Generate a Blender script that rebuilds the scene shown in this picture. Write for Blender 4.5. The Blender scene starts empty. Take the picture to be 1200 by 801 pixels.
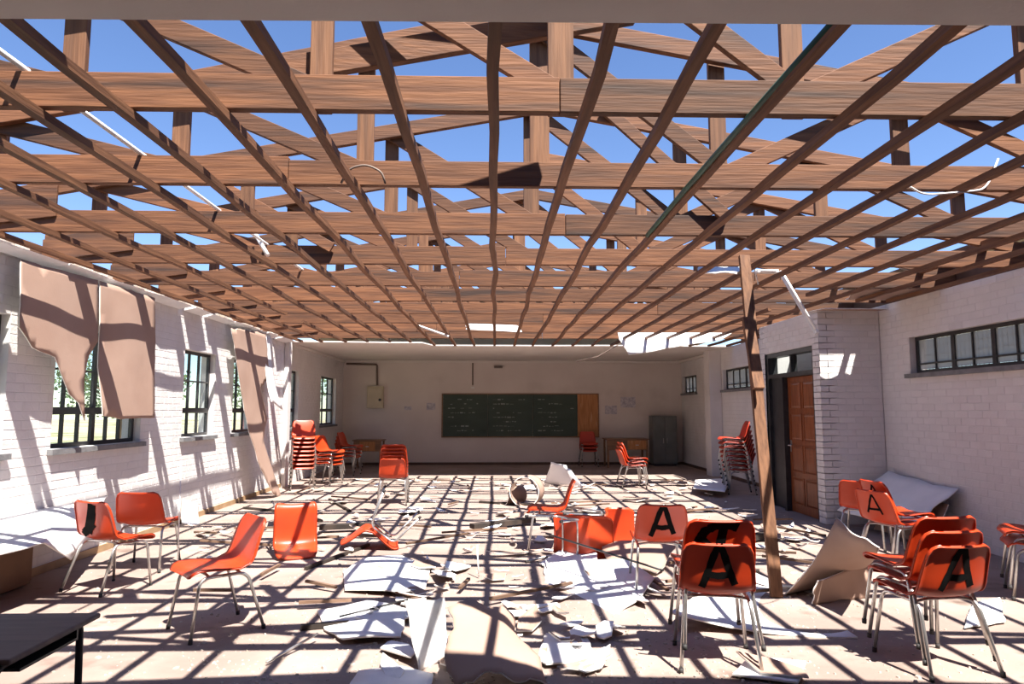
import bpy, math, random
from mathutils import Vector, Matrix, Euler, noise
random.seed(7)
R = math.radians
scene = bpy.context.scene
COL = scene.collection

# ------------------------------------------------------------------ camera
F = 800.0                      # focal length in pixels of the 1200 px wide frame
YAW, PITCH, EYE = R(1.43), R(5.67), 1.54
cam_d = bpy.data.cameras.new('camera')
cam = bpy.data.objects.new('camera', cam_d)
COL.objects.link(cam)
cam_d.sensor_width = 36.0
cam_d.lens = F / 1200.0 * 36.0
cam_d.clip_start = 0.05
cam_d.clip_end = 500
cam.location = (0, 0, EYE)
cam.rotation_euler = (R(90) + PITCH, 0, -YAW)
scene.camera = cam

# ------------------------------------------------------------------ sky, sun, exposure
w = bpy.data.worlds.new('world')
scene.world = w
w.use_nodes = True
wn = w.node_tree
wn.nodes.clear()
sky = wn.nodes.new('ShaderNodeTexSky')
sky.sky_type = 'NISHITA'
sky.sun_disc = False
sky.sun_elevation = R(60)
sky.sun_rotation = R(148)
sky.altitude = 1500
sky.air_density = 1.0
sky.dust_density = 0.3
sky.ozone_density = 1.5
hs = wn.nodes.new('ShaderNodeHueSaturation')
hs.inputs['Hue'].default_value = 0.508
hs.inputs['Saturation'].default_value = 1.12
bg = wn.nodes.new('ShaderNodeBackground')
bg.inputs['Strength'].default_value = 0.365
wo = wn.nodes.new('ShaderNodeOutputWorld')
wn.links.new(sky.outputs[0], hs.inputs['Color'])
wn.links.new(hs.outputs[0], bg.inputs['Color'])
wn.links.new(bg.outputs[0], wo.inputs['Surface'])

SUNDIR = Vector((-0.30, 0.48, -1.0)).normalized()
sd = bpy.data.lights.new('sun', 'SUN')
sd.energy = 24.0
sd.angle = R(0.53)
sd.color = (1.0, 0.94, 0.86)
sun = bpy.data.objects.new('sun', sd)
sun.rotation_euler = SUNDIR.to_track_quat('-Z', 'Y').to_euler()
sun.location = (3, -4, 12)
COL.objects.link(sun)

scene.view_settings.view_transform = 'Standard'
scene.view_settings.look = 'None'
scene.view_settings.exposure = -0.58
scene.view_settings.gamma = 1.0
scene.view_settings.use_curve_mapping = False

# ------------------------------------------------------------------ measuring helpers (photo pixel -> point on a real plane)
CM = Euler((R(90) + PITCH, 0, -YAW)).to_matrix()
def ray(px, py):
    return CM @ Vector(((px - 600) / F, (400.5 - py) / F, -1.0))
def onX(px, py, X):
    r = ray(px, py); t = X / r.x; return Vector((X, t * r.y, EYE + t * r.z))
def onY(px, py, Y):
    r = ray(px, py); t = Y / r.y; return Vector((t * r.x, Y, EYE + t * r.z))
def onZ(px, py, Z=0.0):
    r = ray(px, py); t = (Z - EYE) / r.z; return Vector((t * r.x, t * r.y, Z))
CMI = CM.inverted()
def proj(p):
    q = CMI @ (Vector(p) - Vector((0, 0, EYE)))
    if q.z > -0.01: return None
    return (600 + F * q.x / -q.z, 400.5 - F * q.y / -q.z)

# ------------------------------------------------------------------ materials
def lin(c):
    return tuple(((x / 255) / 12.92 if x / 255 <= 0.04045 else ((x / 255 + 0.055) / 1.055) ** 2.4) for x in c)
def mat(name, c1, c2=None, rough=0.6, metal=0.0, scale=8.0, stretch=(1, 1, 1), bump=0.0, bscale=60.0, detail=6.0,
        c3=None, c3scale=2.0, c3lo=0.6, c3hi=0.75, spec=0.5, rnd=0.0, sub=0.0):
    m = bpy.data.materials.new(name); m.use_nodes = True
    nt = m.node_tree; N = nt.nodes; L = nt.links
    b = N['Principled BSDF']
    b.inputs['Roughness'].default_value = rough
    b.inputs['Metallic'].default_value = metal
    b.inputs['Specular IOR Level'].default_value = spec
    tc = N.new('ShaderNodeTexCoord'); mp = N.new('ShaderNodeMapping')
    mp.inputs['Scale'].default_value = stretch
    L.new(tc.outputs['Object'], mp.inputs['Vector'])
    oi = N.new('ShaderNodeObjectInfo')
    ad = N.new('ShaderNodeVectorMath'); ad.operation = 'ADD'
    mu = N.new('ShaderNodeMath'); mu.operation = 'MULTIPLY'; mu.inputs[1].default_value = 37.0
    L.new(oi.outputs['Random'], mu.inputs[0])
    L.new(mp.outputs[0], ad.inputs[0]); L.new(mu.outputs[0], ad.inputs[1])
    no = N.new('ShaderNodeTexNoise'); no.inputs['Scale'].default_value = scale; no.inputs['Detail'].default_value = detail
    L.new(ad.outputs[0], no.inputs['Vector'])
    rp = N.new('ShaderNodeValToRGB')
    rp.color_ramp.elements[0].position = 0.35; rp.color_ramp.elements[0].color = (*c1, 1)
    rp.color_ramp.elements[1].position = 0.65; rp.color_ramp.elements[1].color = (*(c2 or c1), 1)
    L.new(no.outputs['Fac'], rp.inputs['Fac'])
    out = rp.outputs['Color']
    if c3:
        n2 = N.new('ShaderNodeTexNoise'); n2.inputs['Scale'].default_value = c3scale; n2.inputs['Detail'].default_value = 8
        L.new(ad.outputs[0], n2.inputs['Vector'])
        mr = N.new('ShaderNodeMapRange'); mr.inputs[1].default_value = c3lo; mr.inputs[2].default_value = c3hi
        L.new(n2.outputs['Fac'], mr.inputs[0])
        mx = N.new('ShaderNodeMix'); mx.data_type = 'RGBA'
        L.new(mr.outputs[0], mx.inputs[0]); L.new(out, mx.inputs[6]); mx.inputs[7].default_value = (*c3, 1)
        out = mx.outputs[2]
    if rnd:
        mv = N.new('ShaderNodeMapRange'); mv.inputs[3].default_value = 1 - rnd; mv.inputs[4].default_value = 1 + rnd
        L.new(oi.outputs['Random'], mv.inputs[0])
        hv = N.new('ShaderNodeHueSaturation'); L.new(mv.outputs[0], hv.inputs['Value']); L.new(out, hv.inputs['Color'])
        out = hv.outputs[0]
    L.new(out, b.inputs['Base Color'])
    if bump:
        nb = N.new('ShaderNodeTexNoise'); nb.inputs['Scale'].default_value = bscale; nb.inputs['Detail'].default_value = 6
        L.new(mp.outputs[0], nb.inputs['Vector'])
        bp = N.new('ShaderNodeBump'); bp.inputs['Strength'].default_value = bump; bp.inputs['Distance'].default_value = 0.01
        L.new(nb.outputs['Fac'], bp.inputs['Height']); L.new(bp.outputs[0], b.inputs['Normal'])
    if sub:
        b.inputs['Subsurface Weight'].default_value = sub
    return m

M = {}
M['woodX'] = mat('roof_timber_across', (0.092, 0.033, 0.012), (0.165, 0.066, 0.026), 0.75, scale=7, stretch=(0.3, 5, 5), bump=0.4, bscale=14,
                 c3=(0.042, 0.018, 0.010), c3scale=2.4, c3lo=0.52, c3hi=0.70, rnd=0.3)
M['woodY'] = mat('roof_timber_along', (0.095, 0.037, 0.015), (0.18, 0.078, 0.034), 0.75, scale=7, stretch=(5, 0.3, 5), bump=0.4, bscale=14,
                 c3=(0.09, 0.04, 0.02), c3scale=1.6, c3lo=0.58, c3hi=0.72, rnd=0.18)
M['woodZ'] = mat('roof_timber_upright', (0.10, 0.040, 0.0165), (0.19, 0.085, 0.038), 0.75, scale=7, stretch=(5, 5, 0.3), bump=0.4, bscale=14,
                 c3=(0.10, 0.045, 0.022), c3scale=1.6, c3lo=0.6, c3hi=0.72, rnd=0.18)
M['paint'] = mat('white_wall_paint', (0.64, 0.61, 0.60), (0.70, 0.67, 0.66), 0.7, scale=2.5, bump=0.35, bscale=35,
                 c3=(0.55, 0.50, 0.46), c3scale=1.2, c3lo=0.62, c3hi=0.85)
M['mortar'] = mat('painted_mortar', (0.60, 0.575, 0.565), (0.66, 0.635, 0.625), 0.85, scale=6, bump=0.3)
M['plaster'] = mat('back_wall_plaster', (0.63, 0.56, 0.52), (0.70, 0.63, 0.585), 0.8, scale=0.8, bump=0.15, bscale=20,
                   c3=(0.45, 0.38, 0.34), c3scale=0.7, c3lo=0.62, c3hi=0.9)
M['ceil'] = mat('ceiling_paint', (0.66, 0.61, 0.57), (0.72, 0.67, 0.63), 0.8, scale=1.2, bump=0.1)
M['floor'] = mat('dusty_screed_floor', (0.245, 0.180, 0.152), (0.34, 0.262, 0.225), 0.85, scale=1.3, bump=0.4, bscale=25,
                 c3=(0.12, 0.078, 0.06), c3scale=2.6, c3lo=0.58, c3hi=0.75)
M['bwhite'] = mat('board_painted_face', (0.76, 0.755, 0.76), (0.84, 0.83, 0.83), 0.7, scale=3, bump=0.15, c3=(0.60, 0.55, 0.50), c3scale=2.5, c3lo=0.62, c3hi=0.8)
M['bbrown'] = mat('board_paper_face', (0.33, 0.215, 0.165), (0.37, 0.25, 0.195), 0.85, scale=2, bump=0.1, c3=(0.28, 0.18, 0.14), c3scale=1.2, c3lo=0.6, c3hi=0.8)
M['bcore'] = mat('board_gypsum_core', (0.78, 0.74, 0.69), (0.86, 0.83, 0.78), 0.9, scale=30)
M['red'] = mat('orange_red_plastic', (0.47, 0.040, 0.008), (0.53, 0.050, 0.010), 0.38, scale=3, bump=0.05, bscale=200, c3=(0.38, 0.036, 0.014), c3scale=4, c3lo=0.6, c3hi=0.8, rnd=0.06)
M['dred'] = mat('faded_red_plastic', (0.42, 0.035, 0.018), (0.50, 0.05, 0.02), 0.45, scale=3)
M['black_paint'] = mat('black_spray_paint', (0.004, 0.004, 0.004), (0.008, 0.006, 0.006), 0.9, scale=20, spec=0.1)
M['chrome'] = mat('dull_steel_tube', (0.50, 0.49, 0.47), (0.62, 0.61, 0.60), 0.32, metal=0.85, scale=12, c3=(0.25, 0.2, 0.17), c3scale=9, c3lo=0.6, c3hi=0.75)
M['rubber'] = mat('dark_rubber', (0.02, 0.02, 0.02), (0.035, 0.03, 0.03), 0.7)
M['steel_black'] = mat('black_painted_steel', (0.016, 0.016, 0.018), (0.03, 0.03, 0.033), 0.45, scale=8, bump=0.1)
M['sill'] = mat('grey_concrete_sill', (0.14, 0.14, 0.145), (0.20, 0.20, 0.205), 0.7, scale=8, bump=0.3)
M['doorwood'] = mat('varnished_door_wood', (0.17, 0.042, 0.012), (0.27, 0.075, 0.022), 0.4, scale=4, stretch=(6, 6, 0.6), bump=0.2, bscale=12)
M['tablewood'] = mat('table_wood', (0.17, 0.085, 0.04), (0.27, 0.14, 0.065), 0.5, scale=4, stretch=(0.6, 6, 6))
M['orangewood'] = mat('orange_plywood', (0.36, 0.145, 0.045), (0.50, 0.22, 0.08), 0.6, scale=4, stretch=(5, 5, 0.6), c3=(0.62, 0.40, 0.22), c3scale=3, c3lo=0.6, c3hi=0.7)
M['desktop'] = mat('dark_desk_top', (0.11, 0.078, 0.068), (0.16, 0.118, 0.10), 0.55, scale=4, stretch=(0.6, 6, 6), bump=0.1)
M['green'] = mat('chalkboard_green', (0.028, 0.05, 0.036), (0.04, 0.066, 0.05), 0.6, scale=1.5, stretch=(1, 1, 3))
M['chalk'] = mat('chalk', (0.20, 0.24, 0.21), (0.30, 0.33, 0.30), 0.9)
M['grey'] = mat('grey_cabinet_enamel', (0.12, 0.13, 0.125), (0.15, 0.16, 0.155), 0.45, scale=3)
M['beige'] = mat('beige_box_enamel', (0.50, 0.42, 0.30), (0.56, 0.48, 0.35), 0.5, scale=5)
M['conduit'] = mat('brown_grey_conduit', (0.15, 0.11, 0.09), (0.2, 0.15, 0.12), 0.6)
M['wplastic'] = mat('white_plastic_pipe', (0.78, 0.77, 0.75), (0.84, 0.83, 0.81), 0.4)
M['enamel'] = mat('white_lamp_enamel', (0.72, 0.72, 0.72), (0.8, 0.8, 0.8), 0.35)
M['greenpipe'] = mat('dark_green_pipe', (0.01, 0.06, 0.04), (0.015, 0.09, 0.06), 0.5)
M['strip'] = mat('dusty_strip_wood', (0.10, 0.055, 0.035), (0.19, 0.115, 0.075), 0.85, scale=5, stretch=(0.6, 6, 6), rnd=.3)
M['dark_strip'] = mat('dark_timber', (0.018, 0.013, 0.011), (0.05, 0.034, 0.026), 0.9, scale=6)  # near-black tone for the individually placed floor strips
M['paper'] = mat('faded_poster_paper', (0.36, 0.34, 0.40), (0.62, 0.58, 0.60), 0.8, scale=14)
M['skirt'] = mat('tan_skirting', (0.30, 0.19, 0.10), (0.38, 0.25, 0.14), 0.7, scale=6)
M['dskirt'] = mat('dark_skirting', (0.085, 0.045, 0.028), (0.12, 0.065, 0.04), 0.6, scale=6)
M['roofsheet'] = mat('rusty_roof_sheet', (0.075, 0.05, 0.04), (0.12, 0.08, 0.06), 0.7, scale=3)
M['ground'] = mat('dry_grass_ground', (0.42, 0.34, 0.20), (0.55, 0.46, 0.31), 0.95, scale=0.6, c3=(0.18, 0.20, 0.08), c3scale=0.25, c3lo=0.5, c3hi=0.65)
M['leaf'] = mat('tree_leaves', (0.045, 0.085, 0.025), (0.09, 0.14, 0.045), 0.7, scale=2)
M['bark'] = mat('tree_bark', (0.12, 0.085, 0.06), (0.18, 0.13, 0.09), 0.9, scale=6)
M['crumb'] = mat('gypsum_crumbs', (0.30, 0.24, 0.19), (0.55, 0.48, 0.42), 0.9, scale=9)
M['cardboard'] = mat('brown_board_side', (0.17, 0.095, 0.06), (0.22, 0.125, 0.08), 0.8, scale=3)

def glass_mat():
    m = bpy.data.materials.new('window_glass'); m.use_nodes = True
    nt = m.node_tree; N = nt.nodes; L = nt.links; N.clear()
    o = N.new('ShaderNodeOutputMaterial'); mx = N.new('ShaderNodeMixShader')
    tr = N.new('ShaderNodeBsdfTransparent'); tr.inputs[0].default_value = (0.86, 0.9, 0.9, 1)
    gl = N.new('ShaderNodeBsdfGlossy'); gl.inputs['Roughness'].default_value = 0.03
    fr = N.new('ShaderNodeLayerWeight'); fr.inputs[0].default_value = 0.5
    pw = N.new('ShaderNodeMath'); pw.operation = 'POWER'; pw.inputs[1].default_value = 4.0
    L.new(fr.outputs['Facing'], pw.inputs[0])
    ml = N.new('ShaderNodeMath'); ml.operation = 'MULTIPLY_ADD'; ml.inputs[1].default_value = 0.4; ml.inputs[2].default_value = 0.03
    L.new(pw.outputs[0], ml.inputs[0]); L.new(ml.outputs[0], mx.inputs[0]); L.new(tr.outputs[0], mx.inputs[1]); L.new(gl.outputs[0], mx.inputs[2]); L.new(mx.outputs[0], o.inputs[0])
    return m
M['glass'] = glass_mat()
def frosted_mat():
    m = bpy.data.materials.new('wired_obscure_glass'); m.use_nodes = True
    nt = m.node_tree; N = nt.nodes; L = nt.links; N.clear()
    o = N.new('ShaderNodeOutputMaterial'); mx = N.new('ShaderNodeMixShader'); mx.inputs[0].default_value = 0.45
    tr = N.new('ShaderNodeBsdfTransparent'); tr.inputs[0].default_value = (0.36, 0.36, 0.38, 1)
    gl = N.new('ShaderNodeBsdfTranslucent'); gl.inputs[0].default_value = (0.42, 0.40, 0.41, 1)
    L.new(tr.outputs[0], mx.inputs[1]); L.new(gl.outputs[0], mx.inputs[2]); L.new(mx.outputs[0], o.inputs[0])
    return m
M['frost'] = frosted_mat()

# ------------------------------------------------------------------ mesh helpers
class MB:
    def __init__(s): s.v = []; s.f = []; s.mi = []; s.sm = []
    def box(s, x0, x1, y0, y1, z0, z1, mi=0):
        return s.hexa([(x0, y0, z0), (x1, y0, z0), (x1, y1, z0), (x0, y1, z0), (x0, y0, z1), (x1, y0, z1), (x1, y1, z1), (x0, y1, z1)], mi)
    def hexa(s, p, mi=0):
        b = len(s.v); s.v += [tuple(q) for q in p]
        for f in ((0, 3, 2, 1), (4, 5, 6, 7), (0, 1, 5, 4), (1, 2, 6, 5), (2, 3, 7, 6), (3, 0, 4, 7)):
            s.f.append(tuple(b + i for i in f)); s.mi.append(mi); s.sm.append(False)
        return s
    def bar(s, a, b, wd, ht, up=(0, 0, 1), mi=0):
        a = Vector(a); b = Vector(b); d = (b - a).normalized(); u = Vector(up)
        r = d.cross(u)
        if r.length < 1e-4: r = d.cross(Vector((0, 1, 0)))
        r.normalize(); u = r.cross(d).normalized()
        r *= wd / 2; u *= ht / 2
        return s.hexa([a - r - u, a + r - u, b + r - u, b - r - u, a - r + u, a + r + u, b + r + u, b - r + u], mi)
    def tube(s, pts, rad, n=8, cap=True, mi=0):
        pts = [Vector(p) for p in pts]; b0 = len(s.v); prev = None
        for i, p in enumerate(pts):
            if i == 0: t = pts[1] - p
            elif i == len(pts) - 1: t = p - pts[i - 1]
            else: t = (pts[i + 1] - p).normalized() + (p - pts[i - 1]).normalized()
            t.normalize()
            if prev is None:
                q = t.cross(Vector((0, 0, 1)))
                if q.length < 0.05: q = t.cross(Vector((1, 0, 0)))
            else: q = prev - t * prev.dot(t)
            q.normalize(); prev = q; r2 = t.cross(q)
            rr = rad[i] if isinstance(rad, (list, tuple)) else rad
            for k in range(n):
                a = 2 * math.pi * k / n
                s.v.append(tuple(p + q * math.cos(a) * rr + r2 * math.sin(a) * rr))
        for i in range(len(pts) - 1):
            for k in range(n):
                k2 = (k + 1) % n
                s.f.append((b0 + i * n + k, b0 + i * n + k2, b0 + (i + 1) * n + k2, b0 + (i + 1) * n + k)); s.mi.append(mi); s.sm.append(True)
        if cap:
            s.f.append(tuple(b0 + k for k in reversed(range(n)))); s.mi.append(mi); s.sm.append(False)
            e = b0 + (len(pts) - 1) * n
            s.f.append(tuple(e + k for k in range(n))); s.mi.append(mi); s.sm.append(False)
        return s
    def poly(s, pts, mi=0):
        b = len(s.v); s.v += [tuple(p) for p in pts]; s.f.append(tuple(range(b, b + len(pts)))); s.mi.append(mi); s.sm.append(False); return s
    def mesh(s, name, mats):
        me = bpy.data.meshes.new(name); me.from_pydata(s.v, [], s.f)
        for m in (mats if isinstance(mats, (list, tuple)) else [mats]): me.materials.append(M[m])
        me.polygons.foreach_set('material_index', s.mi); me.polygons.foreach_set('use_smooth', s.sm); me.update()
        return me
    def build(s, name, mats, parent=None, bevel=0.0):
        me = s.mesh(name, mats); o = bpy.data.objects.new(name, me); COL.objects.link(o)
        if parent: o.parent = parent
        if bevel:
            md = o.modifiers.new('bevel', 'BEVEL'); md.width = bevel; md.segments = 2; md.limit_method = 'ANGLE'
        return o

def smooth_path(pts, rad=0.04, n=5):
    """round the corners of a polyline"""
    pts = [Vector(p) for p in pts]; out = [pts[0]]
    for i in range(1, len(pts) - 1):
        a, p, b = pts[i - 1], pts[i], pts[i + 1]
        r = min(rad, (a - p).length * 0.45, (b - p).length * 0.45)
        s0 = p + (a - p).normalized() * r; s1 = p + (b - p).normalized() * r
        for k in range(n + 1):
            t = k / n; out.append(s0 * (1 - t) ** 2 + p * 2 * t * (1 - t) + s1 * t * t)
    out.append(pts[-1]); return out

def tag(o, label=None, cat=None, group=None, kind=None):
    if label: o['label'] = label
    if cat: o['category'] = cat
    if group: o['group'] = group
    if kind: o['kind'] = kind
    return o
def empty(name, loc=(0, 0, 0), rot=(0, 0, 0)):
    o = bpy.data.objects.new(name, None); COL.objects.link(o); o.location = loc; o.rotation_euler = rot; o.empty_display_size = 0.1
    return o
def link_copy(o, parent=None):
    c = o.copy(); COL.objects.link(c)
    if parent: c.parent = parent
    return c
def copy_tree(o, parent=None):
    c = link_copy(o, parent)
    for ch in KIDS.get(o.name, [x for x in o.children]): copy_tree(ch, c)
    return c
KIDS = {}

# ------------------------------------------------------------------ the room
XL, XR, YB, YF, ZC = -4.3, 5.35, 19.5, -2.0, 2.975
XD, YD0, YD1 = 4.48, 9.3, 11.4         # projecting lobby with the door
def brick_wall(name, axis, pos, nrm, u0, u1, z0, z1, holes=(), thick=0.22, bricks=True, label=None, nmax=300, mat_='mortar', vis=None):
    """axis 'y': wall in the plane x=pos running along y; axis 'x': plane y=pos running along x. nrm = +-1 side facing the room"""
    us = sorted({u0, u1, *[h[0] for h in holes], *[h[1] for h in holes]})
    zs = sorted({z0, z1, *[h[2] for h in holes], *[h[3] for h in holes]})
    us = [u for u in us if u0 <= u <= u1]; zs = [z for z in zs if z0 <= z <= z1]
    def solid(i, j):
        if i < 0 or j < 0 or i >= len(us) - 1 or j >= len(zs) - 1: return False
        cu = (us[i] + us[i + 1]) / 2; cz = (zs[j] + zs[j + 1]) / 2
        return not any(h[0] < cu < h[1] and h[2] < cz < h[3] for h in holes)
    def P(u, d, z): return (pos - nrm * d, u, z) if axis == 'y' else (u, pos - nrm * d, z)
    m = MB()
    for i in range(len(us) - 1):
        for j in range(len(zs) - 1):
            if not solid(i, j): continue
            a, b, c, d = us[i], us[i + 1], zs[j], zs[j + 1]
            m.poly([P(a, 0, c), P(b, 0, c), P(b, 0, d), P(a, 0, d)]); m.poly([P(a, thick, c), P(b, thick, c), P(b, thick, d), P(a, thick, d)])
            if not solid(i - 1, j): m.poly([P(a, 0, c), P(a, thick, c), P(a, thick, d), P(a, 0, d)])
            if not solid(i + 1, j): m.poly([P(b, 0, c), P(b, thick, c), P(b, thick, d), P(b, 0, d)])
            if not solid(i, j - 1): m.poly([P(a, 0, c), P(a, thick, c), P(b, thick, c), P(b, 0, c)])
            if not solid(i, j + 1): m.poly([P(a, 0, d), P(a, thick, d), P(b, thick, d), P(b, 0, d)])
    wall = m.build(name, mat_); tag(wall, label, kind='structure')
    if not bricks: return wall
    CH, BL, J = 0.085, 0.232, 0.007
    cand = []
    row = 0; z = z0
    while z < z1 - 0.02:
        za, zb = z + J / 2, min(z + CH - J / 2, z1 - 0.002)
        u = u0 - (BL / 2 if row % 2 else 0)
        while u < u1:
            ua, ub = max(u + J / 2, u0), min(u + BL - J / 2, u1)
            u += BL
            if ub - ua < 0.03: continue
            segs = [(ua, ub)]
            for h in holes:
                if h[3] <= za + 0.004 or h[2] >= zb - 0.004: continue
                ns = []
                for (p, q) in segs:
                    if h[1] <= p or h[0] >= q: ns.append((p, q)); continue
                    if h[0] - p > 0.03: ns.append((p, h[0]))
                    if q - h[1] > 0.03: ns.append((h[1], q))
                segs = ns
            for (p, q) in segs: cand.append((p, q, za, zb))
        row += 1; z += CH
    eye = Vector((0, 0, EYE))
    def score(c):
        p = Vector(P((c[0] + c[1]) / 2, 0, (c[2] + c[3]) / 2)); q = proj(p)
        if q is None or not (-5 < q[0] < 1205 and 0 < q[1] < 805): return 1e6 + (p - eye).length
        n = (Vector((nrm, 0, 0)) if axis == 'y' else Vector((0, nrm, 0)))
        dv = (eye - p); return dv.length_squared / max(0.02, dv.normalized().dot(n))
    cand.sort(key=score)
    cache = {}; rest = MB(); D = 0.0020
    for k, (a, b, c, d) in enumerate(cand):
        hw, hh = (b - a) / 2, (d - c) / 2; cu, cz = (a + b) / 2, (c + d) / 2
        e = 0.003
        def bx(mb, oU, oZ, proud):
            O = [(-hw, 0, -hh), (hw, 0, -hh), (hw, 0, hh), (-hw, 0, hh)]; I = [(-hw + e, proud, -hh + e), (hw - e, proud, -hh + e), (hw - e, proud, hh - e), (-hw + e, proud, hh - e)]
            def T(q): return (oU + nrm * q[1] if False else (nrm * q[1] + oU[0], q[0] + oU[1], q[2] + oZ)) if axis == 'y' else (q[0] + oU[0], nrm * q[1] + oU[1], q[2] + oZ)
            bb = len(mb.v); mb.v += [T(q) for q in O + I]
            for f in ((4, 5, 6, 7), (0, 1, 5, 4), (1, 2, 6, 5), (2, 3, 7, 6), (3, 0, 4, 7)):
                mb.f.append(tuple(bb + i for i in f)); mb.mi.append(0); mb.sm.append(False)
        org = (pos, cu) if axis == 'y' else (cu, pos)
        if k < nmax:
            key = (round(hw, 3), round(hh, 3), k % 3)
            if key not in cache:
                mb = MB(); bx(mb, (0, 0), 0, D + 0.0009 * (k % 3)); cache[key] = mb.mesh('brick', 'paint')
            o = bpy.data.objects.new('brick', cache[key]); COL.objects.link(o); o.parent = wall
            o.location = (org[0], org[1], cz)
        else: bx(rest, org, cz, D + random.random() * 0.002)
    if rest.v:
        o = rest.build('brickwork', 'paint', wall); o['kind'] = 'stuff'
    return wall

# window openings: (u0,u1,z0,z1)
ZS, ZT = 1.16, 2.38
LW = [(3.9, 6.12, ZS, ZT), (6.78, 8.45, ZS, ZT), (9.55, 10.6, ZS, ZT), (11.35, 12.45, ZS, ZT), (14.25, 15.1, ZS, ZT), (17.0, 18.6, ZS, ZT)]
RW = [(5.9, 8.65, 2.0, 2.47), (13.4, 15.9, 2.0, 2.47), (18.0, 19.35, 2.0, 2.47)]
wl = brick_wall('wall_left', 'y', XL, 1, YF, YB, 0, ZC, LW, label='white painted brick wall pierced by tall steel windows on the left')
wr = brick_wall('wall_right', 'y', XR, -1, YF, YB, 0, ZC, RW, label='white painted brick wall with high strip windows on the right')
wb = brick_wall('wall_back', 'x', YB, -1, XL - 0.22, XR + 0.22, 0, ZC + 0.6, bricks=False, mat_='plaster', label='plain off-white plastered wall behind the chalkboard')
wf = brick_wall('wall_front', 'x', YF, 1, XL - 0.22, XR + 0.22, 0, ZC, bricks=False, mat_='plaster', label='plastered wall behind the viewer')
wd = brick_wall('wall_lobby_side', 'y', XD, -1, YD0, YD1, 0, 2.92, [(9.5, 11.2, 0, 2.45)], thick=0.2, label='white brick side of the entrance lobby holding the door', nmax=200)
we = brick_wall('wall_lobby_front', 'x', YD0, -1, XD + 0.0, XR - 0.012, 0, 2.92, thick=0.2, label='white brick end of the entrance lobby facing the camera', nmax=300)
wg = brick_wall('wall_lobby_back', 'x', YD1, 1, XD, XR - 0.012, 0, 2.92, thick=0.2, bricks=False, mat_='paint', label='far end of the entrance lobby')
wp = brick_wall('wall_pilaster_right', 'x', 16.0, -1, XR - 0.29, XR - 0.012, 0, 2.94, thick=0.4, bricks=False, mat_='paint', label='painted pilaster on the right wall at the edge of the remaining ceiling')
brick_wall('wall_pilaster_left', 'x', 14.0, -1, XL + 0.012, XL + 0.10, 0, 2.94, thick=0.2, bricks=False, mat_='paint', label='shallow painted pilaster on the left wall')

fl = MB().box(XL - 0.22, XR + 0.22, YF - 0.22, YB + 0.22, -0.15, 0).build('floor', 'floor'); tag(fl, 'dusty pinkish screed floor striped with roof shadows', kind='structure')
_a, _b = onZ(0, 22, 2.905), onZ(1200, 30, 2.905); _k = (_b.y - _a.y) / (_b.x - _a.x); _ya, _yb = _a.y + _k * (XL - _a.x), _a.y + _k * (XR - _a.x)
cf = MB().hexa([(XL, YF, 2.905), (XR, YF, 2.905), (XR, _yb, 2.905), (XL, _ya, 2.905), (XL, YF, 3.0), (XR, YF, 3.0), (XR, _yb, 3.0), (XL, _ya, 3.0)])
tag(cf.build('ceiling_front', 'ceil'), 'grey edge of the surviving ceiling over the viewer', kind='structure')
cb = MB()
edge = [(XL, 14.15), (-2.2, 14.35), (-1.55, 14.35), (-1.35, 15.0), (1.2, 15.0), (3.2, 14.9), (XR, 15.1)]
for (a, b) in zip(edge, edge[1:]):
    cb.hexa([(a[0], a[1], 2.94), (b[0], b[1], 2.94), (b[0], YB, 2.94), (a[0], YB, 2.94), (a[0], a[1], 2.965), (b[0], b[1], 2.965), (b[0], YB, 2.965), (a[0], YB, 2.965)])
tag(cb.build('ceiling_back', 'ceil'), 'surviving off-white ceiling over the far end', kind='structure')
g = MB().poly([(-90, -60, -0.16), (90, -60, -0.16), (90, 120, -0.16), (-90, 120, -0.16)]).build('ground', 'ground'); tag(g, 'dry grass ground outside the windows', kind='structure')
# roof covering still lying over the two ends
def sheet_roof(name, y0, y1, x0=XL - 0.5, x1=XR + 0.5):
    m = MB(); ax = 0.45
    for (a, b) in ((x0, ax), (ax, x1)):
        za = 3.2 + (4.0 - 3.2) * (1 - abs(a - ax) / 5.2) + 0.22; zb = 3.2 + (4.0 - 3.2) * (1 - abs(b - ax) / 5.2) + 0.22
        m.hexa([(a, y0, za), (b, y0, zb), (b, y1, zb), (a, y1, za), (a, y0, za + 0.02), (b, y0, zb + 0.02), (b, y1, zb + 0.02), (a, y1, za + 0.02)])
    return m.build(name, 'roofsheet')
tag(sheet_roof('roof_front', YF - 0.4, 2.2), 'rusty sheet roof over the near end', kind='structure')
tag(sheet_roof('roof_back', 14.9, YB + 0.5), 'rusty sheet roof over the far end', kind='structure')
# skirtings
tag(MB().box(XL + 0.001, XL + 0.022, YF, 13.99, 0, 0.075).build('baseboard_left', 'skirt'), 'tan skirting strip along the left wall', kind='structure')
tag(MB().box(XL + 0.1, XR - 0.02, YB - 0.02, YB - 0.001, 0, 0.07).build('baseboard_back', 'dskirt'), 'dark skirting under the chalkboard wall', kind='structure')
bm_ = MB().box(XR - 0.026, XR - 0.01, 16.41, YB - 0.021, 0, 0.07); bm_.box(XR - 0.026, XR - 0.01, 11.61, 15.99, 0, 0.07)
tag(bm_.build('baseboard_right', 'dskirt'), 'dark skirting along the right wall', kind='structure')
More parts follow.
